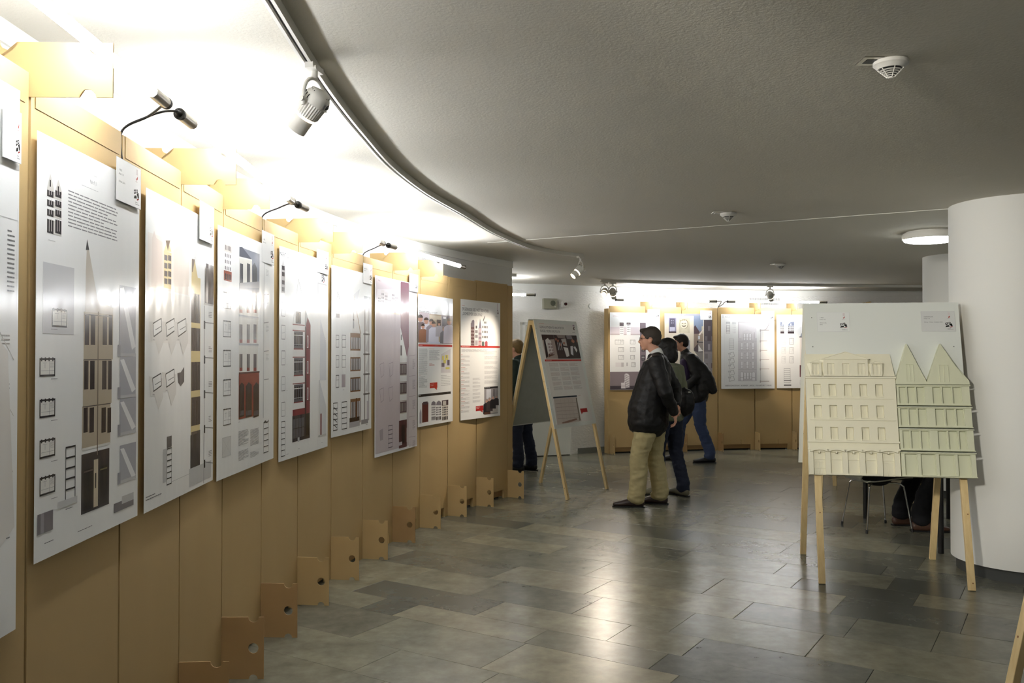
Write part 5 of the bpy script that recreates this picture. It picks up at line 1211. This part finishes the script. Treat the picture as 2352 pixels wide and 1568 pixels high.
def remesh(mb, name, m, parent, voxel=.01, smooth=6, fold=None, cut=None):
    o = mb.build('tmp', m); md = o.modifiers.new('r', 'REMESH'); md.mode = 'VOXEL'; md.voxel_size = voxel
    sm = o.modifiers.new('s', 'SMOOTH'); sm.iterations = smooth; sm.factor = .5
    dg = bpy.context.evaluated_depsgraph_get(); me = bpy.data.meshes.new_from_object(o.evaluated_get(dg)); me.name = name
    bpy.data.objects.remove(o)
    if fold:
        amp, fx, fz, seed = fold; me.update()
        nrm = [v.normal.copy() for v in me.vertices]
        for v, nn in zip(me.vertices, nrm):
            p = v.co; q = Vector((p.x*fx+seed, p.y*fx, p.z*fz)); d = noise.noise(q) + .5*noise.noise(q*2.1)
            d2 = 1 - abs(noise.noise(Vector((p.x*fx*.8+p.z*5, p.y*fx*.8, p.z*fz*1.2+seed)))*2)
            v.co = p + nn*(d*amp + d2*amp*.6 - amp*.3)
    for p in me.polygons: p.use_smooth = True
    if not me.materials: me.materials.append(m)
    me.materials[0] = m
    o = bpy.data.objects.new(name, me); col.objects.link(o); o.parent = parent
    return o
def V3(*a): return Vector(a)
def finger(mb, p, d, up, L, r, curl):
    d = Vector(d).normalized(); up = Vector(up).normalized(); pts = [p - d*.012, p]; a = 0; q = p
    for k, f in enumerate((.45, .32, .25)):
        a += curl*(.6 if k == 0 else 1); dd = d*math.cos(a) + up*math.sin(a); q = q + dd*L*f; pts.append(q)
    ring_loft(mb, pts, [r, r, r*.95, r*.88, r*.72], side=up.cross(d), n=8)
def hand(mb, wrist, d, palm_n, L=.18, curl=.45, mir=1):
    """d = direction wrist->fingers, palm_n = direction the palm faces"""
    d = Vector(d).normalized(); pn = Vector(palm_n); pn = (pn - d*pn.dot(d)).normalized(); s_ = d.cross(pn)*mir
    pl = L*.5; c = Vector(wrist)
    ring_loft(mb, [c - d*.02, c + d*.02, c + d*pl*.6, c + d*pl], [(.027, .02), (.032, .018), (.041, .016), (.040, .013)], side=s_, n=12)
    for k, (o_, l_, cu) in enumerate(((.031, .9, 1), (.0105, 1.0, .95), (-.0105, .95, 1.05), (-.030, .76, 1.15))):
        finger(mb, c + d*(pl*.98 - abs(o_)*.15) + s_*o_, d + s_*o_*1.5, pn, L*.5*l_, .0088 if k < 3 else .0076, curl*cu)
    finger(mb, c + d*pl*.3 + s_*.032, d*.7 + s_*.8, pn, L*.38, .0105, curl*.6)
def head(parts, c, fwd, up, hairm, style, r, glasses=False, skinmb=None):
    """c = centre of head; adds face to skin mesh, returns builders for hair, eyes"""
    fwd = Vector(fwd).normalized(); up = Vector(up); up = (up - fwd*up.dot(fwd)).normalized(); lf = up.cross(fwd)
    T = Matrix.Identity(4)
    for i in range(3): T[i][0] = fwd[i]; T[i][1] = lf[i]; T[i][2] = up[i]
    P = lambda x, y, z: c + fwd*x + lf*y + up*z
    mb = skinmb
    ball(mb, P(-.012, 0, .022), (.094, .074, .088), T); ball(mb, P(.028, 0, -.03), (.062, .060, .078), T)
    ball(mb, P(.060, 0, -.092), (.026, .030, .020), T)                     # chin
    ball(mb, P(.075, 0, .028), (.016, .050, .012), T)                      # brow
    for s_ in (-1, 1): ball(mb, P(.062, s_*.036, -.022), (.022, .022, .026), T)    # cheek
    ring_loft(mb, [P(.082, 0, .018), P(.094, 0, -.006), P(.106, 0, -.026)], [.009, .011, .014], side=lf, n=10)
    ball(mb, P(.092, 0, -.034), (.014, .018, .009), T)
    ball(mb, P(.088, 0, -.058), (.009, .023, .007), T); ball(mb, P(.085, 0, -.070), (.009, .019, .007), T)
    for s_ in (-1, 1):
        ball(mb, P(-.008, s_*.076, -.008), (.018, .009, .032), T); ball(mb, P(-.002, s_*.073, -.034), (.010, .008, .012), T)
    eb = MB()
    for s_ in (-1, 1): ball(eb, P(.079, s_*.031, .005), (.006, .010, .005), T)
    eb.build('eye', M['eye'], r)
    lb = MB(); ball(lb, P(.092, 0, -.064), (.006, .020, .006), T); lb.build('lips', M['lips'], r)
    hb = MB()
    if style == 'short':
        ball(hb, P(-.020, 0, .040), (.097, .082, .088), T); ball(hb, P(-.050, 0, -.012), (.062, .074, .066), T)
        ball(hb, P(.052, 0, .088), (.046, .062, .024), T); ball(hb, P(-.058, 0, .03), (.062, .074, .07), T)
        for s_ in (-1, 1): ball(hb, P(-.012, s_*.060, .030), (.052, .022, .042), T); ball(hb, P(.020, s_*.066, .022), (.016, .010, .030), T)
    else:                                                                    # bob
        ball(hb, P(-.022, 0, .034), (.108, .096, .092), T); ball(hb, P(-.052, 0, -.05), (.078, .096, .115), T); ball(hb, P(-.050, 0, -.10), (.074, .094, .055), T)
        for s_ in (-1, 1): ball(hb, P(.010, s_*.078, -.04), (.048, .026, .10), T)
        ball(hb, P(.055, 0, .085), (.048, .070, .026), T)
    remesh(hb, 'hair', hairm, r, .009, 3, fold=(.004, 28, 28, c.x))
    if glasses:
        g = MB()
        for s_ in (-1, 1):
            ctr = P(.096, s_*.033, .002)
            g.tube([ctr + lf*.024*math.cos(R(a)) + up*.017*math.sin(R(a)) for a in range(0, 361, 24)], .0018, 6)
            g.tube([P(.094, s_*.057, .006), P(.04, s_*.080, .008), P(-.02, s_*.083, .004)], .0018, 6)
        g.tube([P(.097, -.010, .005), P(.100, 0, .008), P(.097, .010, .005)], .0016, 6); g.build('glasses', M['black'], r)
    return T, P
def shoe(r, ank, dir_, m, L=.29, heel_z=0.0, pitch=0.0):
    d = Vector((dir_[0], dir_[1], 0)).normalized(); s_ = Vector((-d.y, d.x, 0)); a = Vector((ank[0], ank[1], heel_z)); mb = MB()
    up = Vector((0, 0, 1)); D = d*math.cos(pitch) - up*math.sin(pitch); Uu = up*math.cos(pitch) + d*math.sin(pitch)
    p0 = a - D*.055
    ring_loft(mb, [p0 + Uu*.045, a + Uu*.05 + D*.02, a + D*.10 + Uu*.042, a + D*.17 + Uu*.032, a + D*(L-.07) + Uu*.027], [(.034, .038), (.038, .045), (.043, .038), (.046, .028), (.036, .020)], side=s_, n=14)
    ring_loft(mb, [a + Uu*.05, a + Uu*.10], [(.036, .042), (.036, .042)], side=s_, n=12)
    o = remesh(mb, 'shoe', m, r, .007, 3)
    sb = MB(); prof = []
    for x, w_ in ((-.082, .018), (-.075, .03), (-.03, .034), (.05, .033), (.12, .045), (.17, .046), (L-.075, .037), (L-.052, .018)): prof.append((x, w_))
    lo = [a + D*x + s_*w_ for x, w_ in prof] + [a + D*x - s_*w_ for x, w_ in reversed(prof)]
    n_ = len(lo); z0, z1 = .001, .013
    sb.add([p + Uu*z0 for p in lo] + [p + Uu*z1 for p in lo], [tuple(range(n_))[::-1], tuple(range(n_, 2*n_))] + [(i, (i+1) % n_, n_+(i+1) % n_, n_+i) for i in range(n_)])
    sb.build('sole', M['black'], o)
    lb = MB()
    for k in range(3): q = a + D*(.075+k*.022) + Uu*(.083-k*.009); lb.tube([q - s_*.020, q + Uu*.004, q + s_*.020], .0028, 6)
    lb.build('laces', m, o)
    return o
def person(label, loc, rz, J, look, cl):
    """J: joints in local metres, x forward, y left. cl: clothing materials and widths"""
    r = thing('person', label, 'person', loc, rz)
    g = {k: V3(*v) for k, v in J.items()}
    sk = MB(); fb = cl.get('bulk', 1.0)
    # body: trunk, neck, limbs in one skin surface
    ring_loft(sk, [g['hip'], g['waist'], g['chest'], g['neck'] - V3(0, 0, .04)], [(.15, .10), (.135, .095), (.165, .11), (.09, .07)])
    ring_loft(sk, [g['neck'] - V3(0, 0, .05), g['neck'] + V3(.0, 0, .02), g['head'] - V3(0, 0, .05)], [.062, .055, .056])
    for s_ in 'LR':
        ring_loft(sk, [g['sh'+s_], g['el'+s_], g['wr'+s_]], [.047, .038, .027]); ring_loft(sk, [g['hp'+s_], g['kn'+s_], g['an'+s_]], [.085, .055, .04])
    for s_ in 'LR': 
        hd = cl['hand'+s_]; hand(sk, g['wr'+s_], hd[0], hd[1], .18, hd[2], hd[3])
    head(None, g['head'], look, (cl.get('tiltx', 0), 0, 1), cl['hair'], cl['style'], r, cl.get('glasses'), sk)
    remesh(sk, 'body', M['skin'], r, .0072, 3)
    # trousers
    tb = MB(); tw = cl.get('leg', 1.0)
    ring_loft(tb, [g['hip'] + V3(0, 0, .08), g['hip'] - V3(0, 0, .04)], [(.160, .125), (.172, .135)])
    for s_ in 'LR':
        h, k, a = g['hp'+s_], g['kn'+s_], g['an'+s_]
        mid = (h+k)/2; mid2 = (k+a)/2
        ring_loft(tb, [h + V3(0, 0, .02), mid, k, mid2 - V3(.01, 0, 0), a + V3(0, 0, .04), a + V3(.010, 0, -.012)], [(.100*tw, .118*tw), (.088*tw, .100*tw), (.074*tw, .082*tw), (.068*tw, .078*tw), (.068*tw, .078*tw), (.070*tw, .082*tw)])
    remesh(tb, 'trousers', cl['trousers'], r, .009, 4, fold=(.007, 11, 18, cl.get('seed', 0)))
    # jacket
    jb = MB(); hem = cl['hem']
    ring_loft(jb, hem, cl['hemr'])
    for s_ in 'LR':
        sh, el, wr = g['sh'+s_], g['el'+s_], g['wr'+s_]; side = 1 if s_ == 'L' else -1
        ring_loft(jb, [g['neck'] + V3(-.01, side*.05, -.045), sh + V3(0, -side*.01, .0), (sh+el)/2, el, (el+wr)/2, wr - (wr-el).normalized()*.015], [.062*fb, .074*fb, .070*fb, .062*fb, .054*fb, .046*fb])
    if 'extra' in cl: cl['extra'](jb, g)
    remesh(jb, 'jacket' if cl.get('jacketname') is None else cl['jacketname'], cl['jacket'], r, .009, 5, fold=(.007, 11, 12, cl.get('seed', 0)+3))
    cb = MB(); n_ = g['neck']
    ring_loft(cb, [n_ + V3(-.006, 0, -.015), n_ + V3(.004, 0, .030)], [(.073, .070), (.064, .064)], n=18); remesh(cb, 'collar', cl['collar'], r, .007, 2)
    for s_ in 'LR': shoe(r, g['an'+s_], cl['foot'+s_], cl['shoes'], cl.get('shoeL', .29), cl.get('heel'+s_, 0), cl.get('pitch'+s_, 0))
    return r
# the man in the black leather jacket, hands clasped behind his back
J = dict(hip=(-.01, 0, .93), waist=(-.02, 0, 1.10), chest=(-.05, 0, 1.32), neck=(-.05, 0, 1.50), head=(.015, 0, 1.655),
         shL=(-.07, .19, 1.43), elL=(-.17, .25, 1.13), wrL=(-.235, .09, .93), shR=(-.07, -.19, 1.43), elR=(-.21, -.24, 1.14), wrR=(-.235, -.07, .99),
         hpL=(.0, .09, .90), knL=(.11, .115, .50), anL=(.13, .12, .095), hpR=(-.02, -.09, .90), knR=(-.01, -.11, .50), anR=(-.07, -.12, .095))
m1 = person('man in black leather jacket and khaki trousers with hands clasped behind his back', (1.385, 8.66, 0), R(163), J, (1, .12, -.04),
       dict(hair=M['hair_grey'], style='short', glasses=True, trousers=M['khaki'], leg=1.1, jacket=M['leather'], collar=M['shirt'], shoes=M['shoe_dark'], footL=(1, .15), footR=(1, -.1), bulk=1.12, seed=1,
            hem=[(.035, 0, .815), (.03, 0, .95), (.0, 0, 1.12), (-.04, 0, 1.30), (-.055, 0, 1.42), (-.05, 0, 1.47)], hemr=[(.238, .205), (.232, .205), (.215, .185), (.205, .16), (.18, .13), (.10, .09)],
            handL=((-.12, -.35, -1), (1, .2, 0), .6, 1), handR=((-.15, .9, -.35), (-.2, 0, -1), .6, -1)))
# the woman behind him, mostly hidden
J = dict(hip=(0, 0, .86), waist=(0, 0, 1.03), chest=(-.01, 0, 1.24), neck=(-.005, 0, 1.405), head=(.02, 0, 1.555),
         shL=(-.01, .165, 1.35), elL=(.0, .21, 1.09), wrL=(.13, .12, .98), shR=(-.01, -.165, 1.35), elR=(-.02, -.21, 1.09), wrR=(.10, -.17, .94),
         hpL=(0, .08, .84), knL=(.04, .10, .47), anL=(.02, .11, .09), hpR=(0, -.08, .84), knR=(-.03, -.09, .47), anR=(-.13, -.10, .09))
m2 = person('black-haired woman in olive top and blue jeans standing behind the man in khaki', (1.66, 9.30, 0), R(125), J, (1, .1, -.05),
       dict(hair=M['hair_black'], style='bob', trousers=M['navy'], leg=.95, jacket=M['olive'], jacketname='top', collar=M['olive'], shoes=M['shoe_grey'], footL=(1, .2), footR=(1, -.1), bulk=.85, seed=5,
            hem=[(.0, 0, .86), (.0, 0, .98), (.0, 0, 1.10), (-.01, 0, 1.26), (-.01, 0, 1.34)], hemr=[(.205, .16), (.185, .14), (.155, .115), (.17, .115), (.13, .10)],
            handL=((1, -.3, .1), (0, -1, 0), .5, 1), handR=((1, .1, -.2), (0, 1, 0), .5, -1)))
# shoulder bag
bg = thing('shoulder_bag', 'round black leather shoulder bag hanging at the hidden woman\'s side', 'bag', (1.83, 9.24, 1.0))
mb = MB(); ring_loft(mb, [(-.055, 0, 0), (0, 0, 0), (.06, 0, .0)], [(.06, .13), (.085, .165), (.06, .13)], side=(0, 1, 0)); 
remesh(mb, 'bag_body', M['leather'], bg, .01, 4, fold=(.01, 10, 10, 2))
MB().tube(smooth_path([(-.05, 0, .10), (-.10, .02, .20), (-.16, .05, .36), (-.22, .08, .48)]), .008, 8).build('strap', M['leather'], bg, auto=60)
MB().box((.02, -.09, .10), (.045, -.08, .112)).build('buckle', M['steel'], bg)
# the man bending towards the posters with a jacket over his shoulders
J = dict(hip=(-.06, 0, .95), waist=(-.02, 0, 1.12), chest=(.04, 0, 1.34), neck=(.10, 0, 1.52), head=(.16, 0, 1.665),
         shL=(.03, .19, 1.45), elL=(-.04, .25, 1.20), wrL=(.12, .22, 1.02), shR=(.05, -.19, 1.45), elR=(.08, -.25, 1.19), wrR=(.26, -.2, 1.05),
         hpL=(-.07, .09, .92), knL=(-.10, .11, .52), anL=(-.23, .12, .10), hpR=(-.05, -.09, .92), knR=(.16, -.11, .52), anR=(.22, -.12, .095))
def cape(mb, g):
    for y in (-.13, -.04, .06, .15):
        ring_loft(mb, [(.0, y, 1.34), (-.11, y*1.2, 1.16), (-.14, y*1.3, 1.02), (-.12, y*1.3, .94)], [(.08, .08), (.10, .09), (.10, .10), (.08, .07)])
        ring_loft(mb, [(.0, y, 1.43), (-.12, y*1.25, 1.28), (-.20, y*1.35, 1.12), (-.27, y*1.4, 1.00 if y > -.1 else 1.04)], [(.085, .08), (.10, .10), (.10, .10), (.07, .06)])
m3 = person('man in glasses and blue jeans bending forward, black jacket hanging behind him', (2.53, 12.22, 0), R(172), J, (1, .05, -.12),
       dict(hair=M['hair_brown'], style='short', glasses=True, trousers=M['jeans'], leg=.98, jacket=M['leather2'], collar=M['leather2'], shoes=M['shoe_black'], footL=(1, .1), footR=(1, 0), bulk=1.05, seed=9, extra=cape,
            hem=[(-.04, 0, .90), (-.03, 0, 1.02), (-.01, 0, 1.15), (.03, 0, 1.30), (.06, 0, 1.42), (.08, 0, 1.48)], hemr=[(.225, .18), (.215, .17), (.20, .16), (.20, .14), (.17, .12), (.10, .09)],
            handL=((1, 0, .1), (0, -1, 0), .5, 1), handR=((1, .1, 0), (0, 1, 0), .5, -1)))
mb = MB(); ring_loft(mb, [(.10, .06, 1.40), (.09, .08, 1.26), (.09, .08, 1.12)], [(.12, .075), (.13, .085), (.12, .08)]); remesh(mb, 'shirt_front', M['purple'], m3, .01, 4)
# the man past the end of the left screen
J = dict(hip=(-.04, 0, .90), waist=(-.04, 0, 1.06), chest=(-.02, 0, 1.27), neck=(.0, 0, 1.43), head=(.05, 0, 1.575),
         shL=(-.03, .18, 1.38), elL=(-.05, .24, 1.10), wrL=(.13, .20, .98), shR=(-.02, -.18, 1.38), elR=(-.04, -.23, 1.10), wrR=(.14, -.18, .98),
         hpL=(-.05, .085, .87), knL=(-.02, .10, .48), anL=(-.05, .10, .095), hpR=(-.04, -.085, .87), knR=(-.06, -.10, .48), anR=(-.13, -.11, .095))
m4 = person('fair-haired man in dark jeans half hidden between the left screen and the middle easel', (.09, 11.28, 0), R(150), J, (1, 0, -.2),
       dict(hair=M['hair_fair'], style='short', trousers=M['navy'], leg=.95, jacket=M['darkgreen'], jacketname='sweater', collar=M['darkgreen'], shoes=M['shoe_black'], footL=(1, .15), footR=(1, -.05), seed=13,
            hem=[(-.04, 0, .88), (-.04, 0, 1.0), (-.04, 0, 1.10), (-.03, 0, 1.26), (-.02, 0, 1.37)], hemr=[(.20, .165), (.185, .15), (.165, .125), (.185, .125), (.15, .11)],
            handL=((1, 0, 0), (0, -1, 0), .5, 1), handR=((1, 0, 0), (0, 1, 0), .5, -1)))

# ------------------------------------------------------------------ chair, table and the seated visitor behind the reliefs
ch = thing('chair', 'shell chair with thin chrome legs behind the relief easel', 'chair', (3.15, 7.55, 0), R(8)); 
def shell_grid(f, nu, nv, th):
    mb = MB(); vs = []
    for s_ in (0, 1):
        for i in range(nu+1):
            for j in range(nv+1):
                p = Vector(f(i/nu, j/nv)); vs.append(p + Vector((0, 0, -th*s_)) + Vector((-th*s_*.7 if i/nu > .5 else 0, 0, 0)))
    k = (nu+1)*(nv+1); q = lambda i, j, s_: s_*k + i*(nv+1)+j; fs = []
    for i in range(nu):
        for j in range(nv): fs += [(q(i, j, 0), q(i+1, j, 0), q(i+1, j+1, 0), q(i, j+1, 0)), (q(i, j+1, 1), q(i+1, j+1, 1), q(i+1, j, 1), q(i, j, 1))]
    for i in range(nu): fs += [(q(i, 0, 0), q(i, 0, 1), q(i+1, 0, 1), q(i+1, 0, 0)), (q(i+1, nv, 0), q(i+1, nv, 1), q(i, nv, 1), q(i, nv, 0))]
    for j in range(nv): fs += [(q(0, j, 0), q(0, j+1, 0), q(0, j+1, 1), q(0, j, 1)), (q(nu, j+1, 0), q(nu, j, 0), q(nu, j, 1), q(nu, j+1, 1))]
    return mb.add(vs, fs)
def seatf(u_, v_):                                     # from the front edge of the seat back and up the backrest
    L = u_*.86; wd = .21*(1-.35*max(0, 1-abs(u_-.52)/.1)*1.0) * (1 - .25*max(0, (u_-.9)/.1)**2); y = (v_*2-1)*wd
    if L < .36: x, z = .21-L, .43 + .015*math.cos(L*8)
    elif L < .50: t = (L-.36)/.14; x, z = -.15 - .075*math.sin(t*1.45), .43 - .013 + .075*(1-math.cos(t*1.45))
    else: t = L-.50; x, z = -.2245 - t*.14, .483 + t*.98
    return (x, y, z + .02*(v_*2-1)**2*(1 if L < .4 else 0))
shell_grid(seatf, 36, 14, .009).build('seat_shell', mat('shell_seat', (150, 148, 132), .4), ch, smooth=True)
for sx_, sy_ in ((1, 1), (1, -1), (-1, 1), (-1, -1)):
    MB().tube(smooth_path([(.02*sx_, .03*sy_, .400), (.115*sx_, .125*sy_, .402), (.15*sx_, .155*sy_, .385), (.162*sx_, .165*sy_, .34), (.205*sx_, .20*sy_, .02)], 6), .007, 10).build('leg', M['chrome'], ch, auto=60)
    MB().tube([(.204*sx_, .199*sy_, .03), (.207*sx_, .202*sy_, .0)], .0105, 12).build('foot_cap', M['black'], ch, auto=60)
MB().lathe([(.075, .392), (.085, .40), (.075, .412)], None, 24).build('seat_mount', M['black'], ch, auto=50)
tb = thing('table', 'table with dark steel legs beside the white column behind the reliefs', 'table', (3.62, 7.30, 0), R(0))
MB().box((-.42, -.75, .70), (.42, .75, .725)).build('tabletop', M['white_metal'], tb, bevel=.003)
for sx_, sy_ in ((-1, -1), (-1, 1), (1, 1), (1, -1)):
    if (sx_, sy_) == (1, -1): continue
    MB().tube([(sx_*.38, sy_*.70, 0), (sx_*.38, sy_*.70, .70)], .021, 16).build('leg', M['black'] if sy_ > 0 else mat('dark_steel', (74, 74, 76), .35, .8), tb, auto=60)
J = dict(hip=(-.02, 0, .50), waist=(-.02, 0, .68), chest=(.02, 0, .92), neck=(.06, 0, 1.08), head=(.12, 0, 1.22),
         shL=(.02, .18, 1.02), elL=(.12, .25, .82), wrL=(.34, .20, .78), shR=(.02, -.18, 1.02), elR=(.12, -.25, .82), wrR=(.34, -.20, .78),
         hpL=(.02, .09, .53), knL=(.40, .13, .53), anL=(.24, .13, .11), hpR=(.02, -.09, .53), knR=(.42, -.13, .53), anR=(.30, -.13, .11))
m5 = person('seated person in dark clothes and tan leather shoes hidden behind the relief easel', (3.17, 7.55, 0), R(-2), J, (1, 0, -.2),
       dict(hair=M['hair_brown'], style='short', trousers=mat('black_trousers', (18, 18, 22), .9), leg=1.0, jacket=M['leather2'], jacketname='coat', collar=M['shirt'], shoes=M['shoe_tan'], footL=(1, .1), footR=(1, -.1), seed=17,
            hem=[(-.04, 0, .56), (-.04, 0, .66), (-.02, 0, .78), (.02, 0, .92), (.04, 0, 1.02)], hemr=[(.185, .15), (.18, .15), (.18, .14), (.19, .13), (.15, .11)],
            handL=((1, -.2, 0), (0, 0, -1), .4, 1), handR=((1, .2, 0), (0, 0, -1), .4, -1)))

# ------------------------------------------------------------------ groups of repeated things
G = {'poster': 'exhibition posters', 'label_card': 'label cards beside the posters', 'fluorescent_tube': 'fluorescent tubes on the cardboard screens', 'cord': 'cords between the tubes',
     'spotlight': 'track spotlights', 'smoke_detector': 'smoke detectors on the ceiling', 'ceiling_plate': 'small plates on the ceiling', 'ceiling_lamp': 'round ceiling lamps', 'air_vent': 'air vents on the back wall',
     'easel': 'wooden A-frame easels', 'facade_relief': 'facade reliefs on the right easel', 'person': 'visitors', 'light_track': 'ceiling light tracks', 'cardboard_screen': 'cardboard display screens', 'column': 'round columns'}
for o in list(sc.objects):
    if o.parent is None and o.name.split('.')[0] in G and not o.get('kind'): o['group'] = G[o.name.split('.')[0]]
    if o.name.split('.')[0] == 'column' and o.get('kind') == 'structure' and o.get('label'): pass
